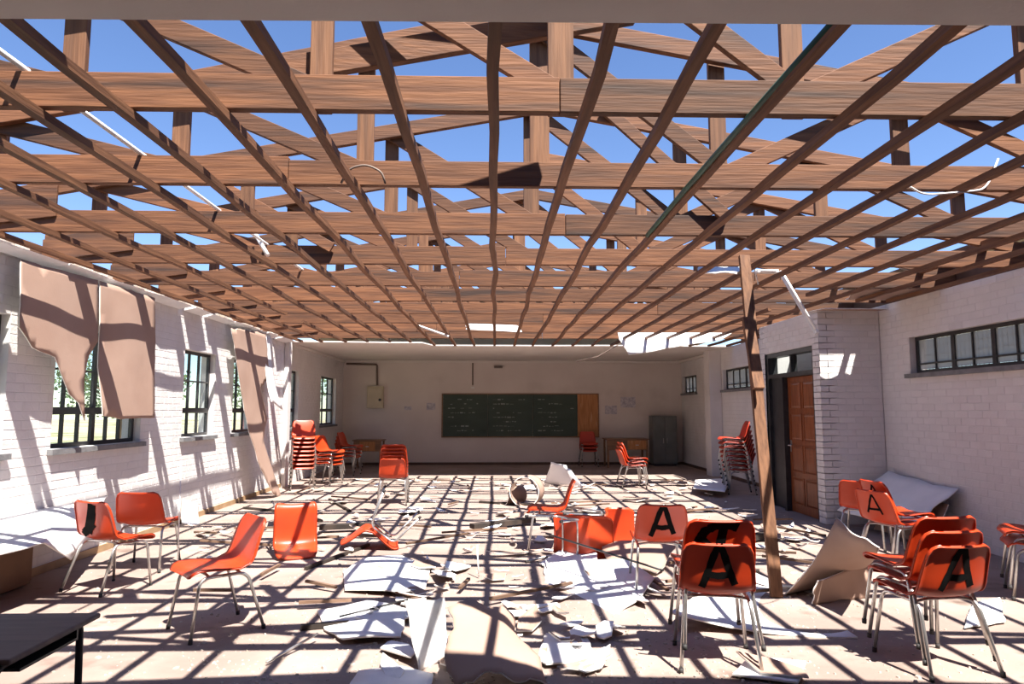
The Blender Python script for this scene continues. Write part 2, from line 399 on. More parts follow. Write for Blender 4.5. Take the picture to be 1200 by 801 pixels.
# cornices
def cove(name, pts, label, sgn):
    m = MB()
    for (a, b) in zip(pts, pts[1:]):
        m.bar(a, b, 0.07, 0.06)
    tag(m.build(name, 'ceil'), label, kind='structure')
cove('trim_1', [(XL + 0.04, 14.25, 2.905), (XL + 0.04, YB - 0.04, 2.905)], 'cornice at the far left', 1)
cove('trim_2', [(XL + 0.08, YB - 0.04, 2.905), (XR - 0.05, YB - 0.04, 2.905)], 'cornice over the chalkboard wall', 1)
cove('trim_3', [(XR - 0.05, YB - 0.08, 2.905), (XR - 0.05, 16.45, 2.905)], 'cornice at the far right', 1)
m = MB(); random.seed(3)
y = 4.0
while y < 14:
    L = random.uniform(0.35, 0.9); w0, w1 = random.uniform(.12, .19), random.uniform(.12, .19)
    m.hexa([(XL + .012, y, 2.90), (XL + w0, y, 2.935), (XL + w1, y + L, 2.935), (XL + .012, y + L, 2.90), (XL + .012, y, 2.955), (XL + w0 + .01, y, 2.947), (XL + w1 + .01, y + L, 2.947), (XL + .012, y + L, 2.955)])
    y += L + (.003 if random.random() < .8 else .12)
tag(m.build('trim_4', 'bwhite'), 'broken white cornice along the top of the left wall', kind='structure')

# ------------------------------------------------------------------ windows and door
def window(n, pos, nrm, y0, y1, z0, z1, cols, rows, label, mull=(), glass='glass', mesh=False, sill=True):
    """rows: bar heights; nrm room side; frame set 0.10 m into the wall"""
    x = pos - nrm * 0.10
    t = empty('window_%d' % n, (x, (y0 + y1) / 2, z0)); tag(t, label, kind='structure')
    T = lambda mb, nm, mt: mb.build(nm, mt, t)
    X0 = 0; yy = lambda v: v - (y0 + y1) / 2; zz = lambda v: v - z0
    fr = MB(); fw = 0.045
    fr.box(-.02, .02, yy(y0), yy(y1), 0, fw); fr.box(-.02, .02, yy(y0), yy(y1), zz(z1) - fw, zz(z1))
    fr.box(-.02, .02, yy(y0), yy(y0) + fw, fw, zz(z1) - fw); fr.box(-.02, .02, yy(y1) - fw, yy(y1), fw, zz(z1) - fw)
    T(fr, 'window_frame', 'steel_black')
    ys = [y0 + fw + (y1 - y0 - 2 * fw) * k / cols for k in range(cols + 1)]
    zs = [z0 + fw] + list(rows) + [z1 - fw]
    for k in range(1, cols):
        wd_ = 0.06 if k in mull else 0.022
        T(MB().box(-.018, .018, yy(ys[k]) - wd_ / 2, yy(ys[k]) + wd_ / 2, fw, zz(z1) - fw), 'glazing_bar', 'steel_black')
    for i, r in enumerate(rows):
        wd_ = 0.075 if (i == 0 and len(rows) > 1) else 0.02
        T(MB().box(-.021, .021, yy(y0) + fw, yy(y1) - fw, zz(r) - wd_ / 2, zz(r) + wd_ / 2), 'glazing_bar', 'steel_black')
    for i in range(cols):
        for j in range(len(zs) - 1):
            T(MB().box(-.002, .002, yy(ys[i]) + .005, yy(ys[i + 1]) - .005, zz(zs[j]) + .004, zz(zs[j + 1]) - .004), 'pane', glass)
    if mesh:
        gm = MB(); v = y0 + .05
        while v < y1 - .03:
            gm.tube([(-nrm * .05, yy(v), .02), (-nrm * .05, yy(v), zz(z1) - .02)], .0035, 4); v += .075
        for q in (.12, .23, .34): gm.tube([(-nrm * .05, yy(y0) + .02, q), (-nrm * .05, yy(y1) - .02, q)], .0035, 4)
        T(gm, 'burglar_mesh', 'steel_black')
    if sill:
        a = nrm * 0.03; b = nrm * 0.16
        T(MB().box(min(a, b), max(a, b), yy(y0) - .05, yy(y1) + .05, -.055, -.002), 'window_sill', 'sill')
    rv = nrm * 0.022; rb = nrm * 0.108
    return t
LR = [1.53, 1.95]
window(1, XL, 1, *LW[0], 6, LR, 'nearest black steel window cut by the left edge of the picture', (3,))
window(2, XL, 1, *LW[1], 6, LR, 'black steel window half covered by hanging boards', (3,))
window(3, XL, 1, *LW[2], 3, LR, 'narrow black steel window between the two hanging board groups')
window(4, XL, 1, *LW[3], 3, LR, 'black steel window hidden behind the tall torn board')
window(5, XL, 1, *LW[4], 3, LR, 'narrow window just above the tall chair stack')
window(6, XL, 1, *LW[5], 3, LR, 'farthest left window near the back corner')
window(7, XR, -1, *RW[0], 8, [2.12], 'high black strip window with wired glass at the right edge', (2, 4, 6), 'frost', True)
window(8, XR, -1, *RW[1], 6, [2.12], 'high strip window half hidden by the leaning timber', (3,), 'frost', True)
window(9, XR, -1, *RW[2], 4, [2.12], 'small high window near the grey cabinet', (2,), 'frost', True)

d = empty('door_1', (XD + 0.10, 10.35, 0)); tag(d, 'brown panelled wooden door in a black frame with a transom light', kind='structure')
y0, y1 = -0.85, 0.85
m = MB(); m.box(-.08, .08, y0, y0 + .07, 0, 2.45); m.box(-.08, .08, y1 - .07, y1, 0, 2.45); m.box(-.08, .08, y0 + .07, y1 - .07, 2.38, 2.45); m.box(-.08, .08, y0 + .07, y1 - .07, 2.04, 2.11)
m.box(-.05, .05, -.02, .02, 2.11, 2.38); m.box(-.10, .10, .20, .27, 0, 2.04)
m.build('door_frame', 'steel_black', d)
MB().box(-.004, .004, y0 + .07, -.02, 2.11, 2.38).build('transom_pane', 'glass', d); MB().box(-.004, .004, .02, y1 - .07, 2.11, 2.38).build('transom_pane', 'glass', d)
MB().box(-.03, .03, .27, y1 - .07, 0.005, 2.04).build('side_panel', 'steel_black', d)
leaf = MB().box(-.02, .02, y0 + .075, .195, 0.008, 2.035).build('door_leaf', 'doorwood', d)
LWd = .195 - (y0 + .075)
for c in range(2):
    for r_ in range(4):
        ya = y0 + .075 + .09 + c * (LWd - .09) / 2; yb = ya + (LWd - .09) / 2 - .09
        za = .14 + r_ * .475; zb = za + .38
        q = MB(); e = .03
        q.hexa([(-.02, ya, za), (-.02, yb, za), (-.02, yb, zb), (-.02, ya, zb), (-.034, ya + e, za + e), (-.034, yb - e, za + e), (-.034, yb - e, zb - e), (-.034, ya + e, zb - e)])
        q.build('raised_panel', 'doorwood', leaf)
        fr = MB()
        for (p, s_) in (((ya - .012, za - .012, zb + .012), 0), ((yb, za - .012, zb + .012), 0)): fr.box(-.03, -.02, p[0], p[0] + .012, p[1], p[2])
        fr.box(-.03, -.02, ya, yb, za - .012, za); fr.box(-.03, -.02, ya, yb, zb, zb + .012); fr.build('panel_moulding', 'doorwood', leaf)
hd = MB().tube(smooth_path([(-.02, .14, 1.0), (-.075, .14, 1.0), (-.075, .02, 1.0)], .02), .009, 8); hd.box(-.027, -.02, .115, .165, .9, 1.08)
hd.build('door_handle', 'chrome', leaf)

# ------------------------------------------------------------------ roof trusses
PX = [-3.28, -2.08, -0.87, 0.32, 1.53, 2.73, 3.93]
AX, CHH = 0.42, 0.175
def rz(x, sl=0.185): return ZC + 0.06 + 0.115 + (4.75 - abs(x - AX)) * sl       # underside of rafter
random.seed(11)
ty = [3.20, 4.31, 5.52, 6.70, 7.88, 9.0, 10.2, 11.35, 12.6, 13.75]
ORD = ['first', 'second', 'third', 'fourth', 'fifth', 'sixth', 'seventh', 'eighth', 'ninth', 'tenth']
for k, Y in enumerate(ty):
    t = empty('roof_truss', (0, Y, ZC))
    tag(t, '%s bare brown timber roof truss counted from the camera' % ORD[k], 'roof truss', 'exposed roof trusses')
    zc = 0
    def part(name, mb, mt='woodX'):
        return mb.build(name, mt, t, bevel=0.004)
    sp = random.uniform(-1.5, 2.5)
    j = random.uniform(-.012, .012)
    part('bottom_chord', MB().box(XL - .12, sp, -.025, .025, 0, CHH + j))
    part('bottom_chord', MB().box(sp + .004, XR + .12, -.025, .025, 0, CHH - j))
    part('heel_shade_block', MB().hexa([(XL - .12, -.05, 0.005), (XL + .75, -.05, .12), (XL + .75, -.026, .12), (XL - .12, -.026, 0.005), (XL - .12, -.05, .22), (XL + .75, -.05, .40), (XL + .75, -.026, .40), (XL - .12, -.026, .22)]))  # wedge added to widen the truss shadow bands on the left wall
    def R_(x): return rz(x) - ZC
    # rafters, sometimes broken off
    lo = XL - .12; hi = XR + .12
    la, lb = lo, AX - .003
    ra, rb = AX + .003, hi
    if k == 3: lb = -1.1
    if k == 6: ra = 1.4
    for (a, b) in ((la, lb), (ra, rb)):
        za, zb = R_(a), R_(b); h = .115
        za_, zb_ = max(za, .0), max(zb, 0)
        mb = MB().hexa([(a, -.024, za_), (b, -.024, zb_), (b, .024, zb_), (a, .024, za_), (a, -.024, za_ + h), (b, -.024, zb_ + h), (b, .024, zb_ + h), (a, .024, za_ + h)])
        part('rafter', mb)
    for i, x in enumerate(PX):
        if (k, i) in ((3, 3),): continue
        w_ = .065 if i == 3 else .055
        x_ = x + random.uniform(-.04, .04)
        part('web_post', MB().box(x_ - w_, x_ + w_, .066, .104, .03, R_(x_) + .10), 'woodZ')
    diag = [(-3.28, 1, -2.08, 0), (-2.08, 1, -.87, 0), (-.87, 1, .32, 0), (.32, 1, 1.53, 0), (1.53, 0, 2.73, 1), (2.73, 1, 3.93, 0)]
    for (a, ta, b, tb) in diag:
        if random.random() < .06: continue
        pa = (a, .045, (R_(a) + .05) if ta else .12); pb = (b, .045, (R_(b) + .05) if tb else .12)
        part('web_diagonal', MB().bar(pa, pb, .036, .11, up=(0, 0, 1)))
# extra timbers torn loose in the roof
def timber(label, a, b, wd_=.05, ht=.11, mt='woodX', up=(0, 0, 1), grp='loose roof timbers'):
    o = MB()
    a = Vector(a); b = Vector(b); c = (a + b) / 2
    o.bar(a - c, b - c, wd_, ht, up); ob = o.build('roof_timber', mt, bevel=.004); ob.location = c
    return tag(ob, label, 'timber', grp)
timber('loose dark rafter slanting over the first truss left of centre', (-1.15, 3.33, 3.23), (.75, 3.55, 3.72), .05, .13)
timber('loose pale rafter leaning above the dark one at the top', (-1.9, 3.75, 3.35), (.55, 3.85, 3.95), .05, .11)
timber('short timber crossing the second truss on the right', (2.0, 4.2, 3.72), (4.2, 4.18, 3.30), .04, .11)
timber('steep loose brace right of the centre posts in the third bay', (.9, 5.46, 4.05), (1.9, 5.44, 3.12), .04, .10)
timber('loose brace sloping down over the fourth truss at left', (-2.9, 6.6, 3.85), (-1.6, 6.62, 3.12), .04, .10)
timber('loose timber lying along the eave over the door lobby', (4.9, 6.0, 3.19), (5.2, 9.6, 3.20), .06, .10, 'woodY')
timber('second loose timber lying beside it along the right eave', (4.55, 8.2, 3.19), (4.7, 11.5, 3.19), .06, .09, 'woodY')
# eave remnant on the right: short roof sheet
m = MB().hexa([(5.32, 4.2, 3.24), (5.8, 4.2, 3.16), (5.8, 15.1, 3.16), (5.30, 15.1, 3.24), (5.32, 4.2, 3.255), (5.8, 4.2, 3.175), (5.8, 15.1, 3.175), (5.30, 15.1, 3.255)])
for v in m.v: pass
m.v = [(x, y, z + .13) for (x, y, z) in m.v]
tag(m.build('roof_sheet', 'roofsheet'), 'dark strip of roof sheeting left along the right eave', 'roof sheet')

tag(MB().box(5.475, 5.50, 2.4, 15.0, 2.86, 3.28).build('trim_5', 'dskirt'), 'dark fascia board behind the truss ends along the right eave', kind='structure')
tag(MB().box(-4.46, -4.435, 2.4, 15.0, 2.86, 3.12).build('trim_6', 'dskirt'), 'dark fascia board behind the truss ends along the left eave', kind='structure')
# ceiling battens running away from the camera
bxs = [-.01, .42, .82, 1.26, 1.69, 2.12, 2.55, 2.98, 3.41, 3.84, 4.27, 4.70, 5.12, -.46, -.88, -1.31, -1.75, -2.18, -2.62, -3.08, -3.55, -3.98]
nb = 0
for X in sorted(bxs):
    segs = [(2.10, 14.1 if X < -1.5 else 14.85)]
    r = random.random()
    if X in (3.84,): segs = [(2.10, 8.2), (9.4, 14.85)]
    if X in (4.70, 5.12): segs = [(2.10, 8.65), (10.2, 14.85)]
    if X in (-3.08,): segs = [(2.10, 10.0), (10.9, 14.1)]
    o0 = None
    for (a, b) in segs:
        m = MB(); n = max(2, int((b - a) / .6)); wdt = .050
        pts = []
        for i in range(n + 1):
            y = a + (b - a) * i / n
            pts.append((X + noise.noise(Vector((X * 3, y * .8, 0))) * .035, y, 2.950 + noise.noise(Vector((X * 3, y * 1.1, 9))) * .006 - .006))
        bb = len(m.v)
        for (x, y, z) in pts:
            m.v += [(x - wdt / 2, y, z - .021), (x + wdt / 2, y, z - .021), (x + wdt / 2, y, z + .021), (x - wdt / 2, y, z + .021)]
        for i in range(n):
            for q in range(4):
                q2 = (q + 1) % 4; m.f.append((bb + i * 4 + q, bb + i * 4 + q2, bb + (i + 1) * 4 + q2, bb + (i + 1) * 4 + q)); m.mi.append(0); m.sm.append(False)
        m.f += [(bb, bb + 3, bb + 2, bb + 1), (bb + n * 4, bb + n * 4 + 1, bb + n * 4 + 2, bb + n * 4 + 3)]; m.mi += [0, 0]; m.sm += [False, False]
        o = m.build('ceiling_batten', 'woodY', bevel=0)
        side = 'central' if abs(X) < .1 else ''
        idx = sorted([v for v in bxs if (v > 0.1) == (X > 0.1) and abs(v) > .1], key=abs)
        if side: lab = 'ceiling batten straight above the viewer, running to the middle of the chalkboard wall'
        else: lab = '%s ceiling batten to the %s of the central one%s' % ((ORD + ['eleventh', 'twelfth', 'thirteenth'])[idx.index(X)], 'right' if X > 0 else 'left', '' if len(segs) == 1 else (', near piece' if a < 3 else ', far piece'))
        tag(o, lab, 'batten', 'ceiling battens under the trusses')

# pipes, wires and lamp fittings in the roof
def pipe(name, label, cat, pts, rad, mt, n=8, grp=None):
    c = Vector(pts[0]); o = MB().tube([Vector(p) - c for p in pts], rad, n).build(name, mt); o.location = c; return tag(o, label, cat, grp)
pipe('conduit_pipe', 'thin white conduit pipe running over the trusses at upper left', 'pipe', [(-2.27, 2.6, 3.175), (-2.27, 5.5, 3.17), (-2.25, 8.0, 3.168), (-2.1, 8.6, 3.17)], .014, 'wplastic')
pipe('conduit_pipe', 'dark green pipe fixed beside a batten right of centre', 'pipe', [(1.245, 2.2, 2.955), (1.235, 3.1, 2.955), (1.225, 4.2, 2.952), (1.235, 5.4, 2.95)], .018, 'greenpipe')
pipe('electric_cable', 'looped white cable among the battens at upper right', 'cable', smooth_path([(2.6, 4.1, 2.93), (2.75, 4.2, 2.91), (3.0, 4.15, 2.92), (3.2, 4.25, 2.97), (3.3, 4.26, 3.18)], .1), .006, 'wplastic')
pipe('electric_cable', 'curled cable loop hanging from the second truss left of centre', 'cable', smooth_path([(-.98, 4.24, 2.97), (-.93, 4.22, 3.06), (-.82, 4.22, 3.09), (-.72, 4.22, 3.04), (-.7, 4.24, 2.97)], .06), .007, 'conduit')
pipe('electric_cable', 'thin cable dangling above the leaning timber', 'cable', smooth_path([(2.6, 7.0, 2.97), (2.62, 6.9, 3.1), (2.66, 6.85, 3.02), (2.7, 6.85, 2.82)], .05), .006, 'wplastic')
def lampfit(label, a, b, r=.03, tubepart=True):
    a = Vector(a); b = Vector(b); c = (a + b) / 2
    t = empty('lamp_fitting', c); tag(t, label, 'lamp fitting', 'broken fluorescent fittings')
    MB().bar(a - c, b - c, .055, .04).build('housing', 'enamel', t, bevel=.004)
    dd = (b - a).normalized()
    side = dd.cross(Vector((0, 1, 0))).normalized() * 0.0 + Vector((0, -.04, 0))
    MB().tube([a - c + side + dd * .05, b - c + side - dd * .05], .013, 8).build('lamp_tube', 'wplastic', t)
    for s_ in (a - c + dd * .03, b - c - dd * .03):
        MB().bar(s_ + side * 1.35, s_ + side * .1, .03, .03).build('tube_holder', 'enamel', t)
    top = a if a.z > b.z else b
    MB().tube([top - c, Vector((top.x, top.y, 2.97)) - c], .004, 5).build('hanging_wire', 'steel_black', t)
    return t
lampfit('white strip light hanging at a slant in front of the lobby wall', onY(914, 318, 7.4), onY(957, 391, 7.2))
lampfit('white strip light lying level beside the top of the leaning timber', onY(884, 318, 7.45), onY(912, 318, 7.4))
lampfit('white strip light dangling near the far ceiling, left of centre', onY(489, 381, 12.5), onY(526, 394, 12.4))
pipe('conduit_pipe', 'grey conduit hanging down from the far ceiling near the hanging boards', 'pipe', [onY(676, 423, 14.6), onY(700, 418, 14.5), onY(738, 396, 14.2), (onY(738, 396, 14.2).x, 14.2, 2.96)], .014, 'conduit')
pipe('conduit_pipe', 'short white pipe sticking out under the fourth truss at left', 'pipe', [onY(298, 272, 6.6), onY(314, 299, 6.5)], .02, 'wplastic')

# ------------------------------------------------------------------ boards
def board(name, label, corners, cat='ceiling board', bend_u=0.0, bend_v=0.0, nu=10, nv=8, thick=.0095, jag=.0, up='white', grp=None, seed=0, fold=None, bumps=0.0, dz=None):
    """curved sheet between four corners c00,c10,c11,c01; 'up' is the face on the side of the normal (u x v)"""
    c00, c10, c11, c01 = [Vector(c) for c in corners]
    cen = (c00 + c10 + c11 + c01) / 4
    nrm = ((c10 - c00).cross(c01 - c00) + (c11 - c01).cross(c11 - c10)).normalized()
    def S(u, v):
        uu, vv = u, v
        p = c00 * (1 - u) * (1 - v) + c10 * u * (1 - v) + c11 * u * v + c01 * (1 - u) * v
        off = bend_u * 4 * u * (1 - u) + bend_v * 4 * v * (1 - v)
        if fold: off += fold[1] * max(0, 1 - abs((u if fold[2] == 'u' else v) - fold[0]) / max(fold[0], 1 - fold[0]))
        if bumps: off += bumps * noise.noise(Vector((u * 3 + seed, v * 3, seed)))
        p = p + nrm * off
        if jag:
            eu = (c10 - c00).normalized(); ev = (c01 - c00).normalized()
            def nz(a, b): return noise.noise(Vector((a * 2.7 + seed * 3.1, b * 5 + seed, 2.2))) + .3 * noise.noise(Vector((a * 11 + seed, b, 7.7)))
            p = p + eu * jag * (nz(v, 1) * max(0, 1 - u * 3) + nz(v, 4) * max(0, u * 3 - 2)) + ev * jag * (nz(u, 9) * max(0, 1 - v * 3) + nz(u, 13) * max(0, v * 3 - 2))
        if dz: p = p + Vector(dz(u, v))
        return p
    m = MB(); G = []
    for j in range(nv + 1):
        for i in range(nu + 1): G.append(S(i / nu, j / nv))
    def idx(i, j): return j * (nu + 1) + i
    ns = []
    for j in range(nv + 1):
        for i in range(nu + 1):
            a = G[idx(min(i + 1, nu), j)] - G[idx(max(i - 1, 0), j)]; b = G[idx(i, min(j + 1, nv))] - G[idx(i, max(j - 1, 0))]
            ns.append(a.cross(b).normalized())
    m.v = [tuple(p - cen + n * thick / 2) for p, n in zip(G, ns)] + [tuple(p - cen - n * thick / 2) for p, n in zip(G, ns)]
    K = len(G)
    for j in range(nv):
        for i in range(nu):
            a, b, c, d_ = idx(i, j), idx(i + 1, j), idx(i + 1, j + 1), idx(i, j + 1)
            m.f.append((a, b, c, d_)); m.mi.append(0); m.sm.append(True)
            m.f.append((a + K, d_ + K, c + K, b + K)); m.mi.append(1); m.sm.append(True)
    ring = [idx(i, 0) for i in range(nu + 1)] + [idx(nu, j) for j in range(1, nv + 1)] + [idx(i, nv) for i in range(nu - 1, -1, -1)] + [idx(0, j) for j in range(nv - 1, 0, -1)]
    for a, b in zip(ring, ring[1:] + ring[:1]):
        m.f.append((a, a + K, b + K, b)); m.mi.append(2); m.sm.append(False)
    mats = ['bwhite', 'bbrown', 'bcore'] if up == 'white' else (['bbrown', 'bwhite', 'bcore'] if up == 'brown' else ['bwhite', 'bwhite', 'bcore'])
    o = m.build(name, mats); o.location = cen
    return tag(o, label, cat, grp)

from mathutils.geometry import delaunay_2d_cdt
def poly_board(label, pts, frame, warp=None, up='brown', step=.09, grp=None, seed=0, ragged=.012, cat='ceiling board', thick=.0095):
    """pts: outline in metres in the plane frame=(origin,u,v); the face on the side of u x v is the 'up' one"""
    o_, u_, v_ = [Vector(q) for q in frame]; n_ = u_.cross(v_).normalized()
    P = []
    for k, a in enumerate(pts):
        a = Vector(a); b = Vector(pts[(k + 1) % len(pts)]); d_ = b - a; nn = max(1, int(d_.length / step)); pr = Vector((-d_.y, d_.x)).normalized()
        for i in range(nn):
            q = a + d_ * i / nn
            if i: q += pr * ragged * (noise.noise(Vector((q.x * 9, q.y * 9, seed))) + .6 * noise.noise(Vector((q.x * 31, q.y * 31, seed))))
            P.append(q)
    nO = len(P)
    x0, x1 = min(p.x for p in P), max(p.x for p in P); y0_, y1_ = min(p.y for p in P), max(p.y for p in P)
    def inside(q):
        c = False
        for i in range(nO):
            a, b = P[i], P[i - 1]
            if (a.y > q.y) != (b.y > q.y) and q.x < (b.x - a.x) * (q.y - a.y) / (b.y - a.y) + a.x: c = not c
        return c
    x = x0 + step / 2
    while x < x1:
        y = y0_ + step / 2
        while y < y1_:
            q = Vector((x, y))
            if inside(q) and min((q - P[i]).length for i in range(nO)) > step * .4: P.append(q)
            y += step
        x += step
    vs, es, fs, _, _, _ = delaunay_2d_cdt(P, [], [list(range(nO))], 1, 1e-5)
    w_ = warp or (lambda a, b: 0)
    cen = Vector((0, 0, 0)); G = []
    for q in vs: G.append(o_ + u_ * q.x + v_ * q.y + n_ * w_(q.x, q.y))
    for g_ in G: cen += g_
    cen /= len(G); m = MB(); K = len(G)
    m.v = [tuple(g_ - cen + n_ * thick / 2) for g_ in G] + [tuple(g_ - cen - n_ * thick / 2) for g_ in G]
    cnt = {}
    for f in fs:
        m.f.append(tuple(f)); m.mi.append(0); m.sm.append(True); m.f.append(tuple(i + K for i in reversed(f))); m.mi.append(1); m.sm.append(True)
        for a, b in zip(f, f[1:] + f[:1]): cnt[(a, b)] = 1
    for (a, b) in cnt:
        if (b, a) not in cnt: m.f.append((b, a, a + K, b + K)); m.mi.append(2); m.sm.append(False)
    mats = ['bwhite', 'bbrown', 'bcore'] if up == 'white' else ['bbrown', 'bwhite', 'bcore']
    o = m.build('ceiling_board', mats); o.location = cen
    return tag(o, label, cat, grp)
XH = XL + .13
HG = 'brown boards hanging down the left wall'
def hangp(label, pix, slope=.05, curl=None, **kw):
    P = [onX(px, py, XH) for px, py in pix]
    # plane x = XH; u = +y, v = +z, so u x v = +x faces the room
    return poly_board(label, [(p.y, p.z) for p in P], ((XH, 0, 0), (0, 1, 0), (0, 0, 1)),
                      lambda a, b: slope * (2.95 - b) + .02 * noise.noise(Vector((a * 1.5, b * 1.5, 3))) + (curl(a, b) if curl else 0), grp=HG, **kw)
hangp('large brown board with a torn hanging tail at the near end of the left wall', [(24, 304), (114, 328), (111, 400), (99, 418), (92, 445), (91, 473), (90, 493), (84, 472), (73, 462), (57, 418), (31, 407), (17, 383)], seed=1)
hangp('brown board hanging over the second window with shadow stripes', [(116, 329), (181, 349), (180, 400), (177, 440), (174, 489), (150, 490), (133, 491), (112, 487), (109, 430), (114, 383)], seed=2)
hangp('tall narrow brown board torn and hanging towards the floor', [(270, 384), (311, 390), (313, 440), (301, 455), (306, 490), (299, 516), (306, 560), (311, 586), (300, 578), (290, 545), (284, 510), (277, 450)], slope=.06, seed=4,
      curl=lambda a, b: .10 * max(0, 1.2 - b), ragged=.03)
def hx(px, py, dx=0.0): return onX(px, py, XH + dx)
board('ceiling_board', 'pale curled scrap hanging beside the tall torn board', [hx(312, 392), hx(317, 393), hx(331, 480, .2), hx(318, 470, .2)], up='brown', grp=HG, jag=.02, seed=6, nu=6, nv=12, bend_v=.06)
def hang_w(label, quad, Ys, seed, up='white', jag=.05, **kw):
    return board('ceiling_board', label, [onY(*q, y_) for q, y_ in zip(quad, Ys)], up=up, jag=jag, seed=seed, grp='white boards hanging from the far battens', **kw)
hang_w('bright white board sagging from the far battens right of centre', [(736, 416), (845, 398), (868, 383), (722, 387)], (13.1, 13.1, 13.45, 13.45), 8, nu=14, nv=8, jag=.04)
hang_w('small white board scrap hung on a batten left of the leaning timber', [(818, 320), (868, 320), (868, 313), (817, 308)], (6.95, 6.95, 7.1, 7.1), 9, jag=.03)
hang_w('narrow white flap under the last trusses near the centre', [(546, 386), (612, 389), (606, 381), (546, 379)], (12.2, 12.2, 12.4, 12.4), 10, jag=.02)
board('ceiling_board', 'white board lying on top of the lobby corner', [(4.46, 9.03, 2.905), (5.33, 9.05, 2.90), (5.33, 9.75, 2.935), (4.46, 9.7, 2.935)], jag=.02, seed=11, grp='white boards hanging from the far battens')
board('ceiling_board', 'brown board added on the battens to shade the lobby front', [(4.35, 7.98, 2.99), (5.44, 7.98, 2.99), (5.44, 8.84, 2.99), (4.62, 8.80, 2.99)], jag=.06, seed=12, up='white', grp='white boards hanging from the far battens')  # added to keep the sun off the lower lobby front

FB = 'broken boards on the floor'
def fb(label, quad, zs, **kw):
    return board('ceiling_board', label, [onZ(*q, z) for q, z in zip(quad, zs)], grp=FB, **kw)
# corner order: near-left, near-right, far-right, far-left  (normal up)
def fp(label, pix, h=.03, warp=None, up='white', **kw):
    P = [onZ(px, py, h) for px, py in pix]
    return poly_board(label, [(p.x, p.y) for p in P], ((0, 0, h), (1, 0, 0), (0, 1, 0)), warp, up=up, grp=FB, step=.08, **kw)
c_ = onZ(700, 680)
fp('big white board lying bent between the fallen chairs and the pair of A chairs', [(637, 655), (640, 690), (668, 705), (717, 712), (750, 700), (767, 682), (735, 662), (700, 660), (698, 645), (672, 640)], .05,
   lambda a, b: .06 * math.sin((a - c_.x) * 2.2) + .05 * (b - c_.y), seed=21)
fp('small white board with a ragged lower edge in the central foreground', [(628, 772), (640, 778), (668, 776), (692, 778), (697, 764), (686, 743), (660, 747), (640, 742)], .03, seed=22)
fb('tan board leaning behind the white one below the middle A chair', [(712, 664), (772, 672), (794, 640), (704, 634)], (.04, .03, .16, .18), up='brown', jag=.04, seed=23, bend_u=.03)
fb('white bent board standing in the central foreground', [(492, 788), (524, 770), (520, 700), (474, 704)], (.0, .03, .38, .36), jag=.015, seed=24, bend_u=-.05, nu=12, nv=12, up='white')
fb('large tan board arched in the central foreground', [(530, 806), (636, 800), (604, 722), (526, 706)], (.01, .01, .12, .34), up='brown', jag=.09, seed=25, bend_u=.06, nu=16, nv=12)
fb('long white board with a curled rim lying under the pair of A chairs', [(786, 718), (1003, 746), (950, 690), (858, 655)], (.13, .01, .01, .12), up='white', jag=.02, seed=26, bend_u=-.05, bend_v=-.03, nu=18, nv=8)
fb('bent tan board tented behind the leaning timber, brown underside showing', [(918, 697), (1000, 668), (1032, 640), (980, 607)], (.005, .02, .56, .68), up='brown', jag=.02, seed=27, bend_u=.04, bend_v=.05, nu=14, nv=12)
fb('pale tan board standing in front of the tented one', [(952, 708), (1014, 700), (1024, 660), (957, 680)], (.005, .005, .24, .20), up='brown', jag=.03, seed=28, nu=10, nv=10)
fp('white board lying flat left of the foreground pieces', [(372, 712), (380, 735), (402, 750), (470, 748), (478, 716), (430, 704)], .03, seed=29, warp=lambda a, b: .02 * math.sin(a * 6))
fp('white board lying in front of the inverted chair', [(402, 668), (404, 690), (470, 696), (498, 690), (505, 664), (470, 652), (425, 655)], .03, seed=30, warp=lambda a, b: .02 * math.sin(a * 5 + b))
fp('white board reaching out of the bottom of the picture at centre', [(392, 830), (500, 830), (508, 790), (470, 780), (420, 786)], .02, seed=31)
fp('pale board by the right wall beyond the near chair stack', [(1130, 735), (1178, 728), (1172, 700), (1140, 706)], .02, seed=32)
fb('low white slab near the foot of the pilaster', [(812, 572), (850, 576), (856, 560), (815, 562)], (.12, .12, .14, .14), jag=.02, seed=33)
fb('curled white board against the left wall behind the rear chair', [(213, 612), (238, 618), (232, 590), (214, 584)], (.02, .0, .22, .34), jag=.02, seed=34, bend_v=-.12, nu=8, nv=10)
fb('white board tented over a timber at mid floor', [(638, 566), (672, 568), (664, 545), (646, 541)], (.05, .03, .42, .50), jag=.02, seed=35)
fb('pale strip lying right of the tented board at mid floor', [(672, 570), (684, 572), (668, 549), (664, 549)], (.02, .02, .36, .36), jag=.02, seed=36)
fp('grey-white board in the shade by the rear legs of the centre chairs', [(858, 790), (935, 800), (945, 775), (880, 768)], .02, seed=37)
# white board with a brown cupboard at the left wall
board('ceiling_board', 'big white board lying over the brown cupboard by the left wall', [(-3.62, 4.6, .50), (-3.58, 6.05, .47), (XL + .03, 7.75, .60), (XL + .03, 4.6, .60)][::1], jag=.05, seed=40, nu=16, nv=10, bend_u=.0, grp=FB,
      dz=lambda u, v: (0, 0, -.22 * max(0, u - .75) * (1 - v) * 4 * .9))
t = empty('low_cupboard', (XL + .12, 5.35, 0)); tag(t, 'low brown cupboard under a fallen white board at the left wall', 'cupboard')
MB().box(-.09, .09, -.95, .95, 0.02, .48).build('carcass', 'cardboard', t, bevel=.004)
for a in (-.94, -.31, .32): MB().box(.092, .108, a, a + .615, .05, .46).build('cupboard_door', 'cardboard', t, bevel=.003)
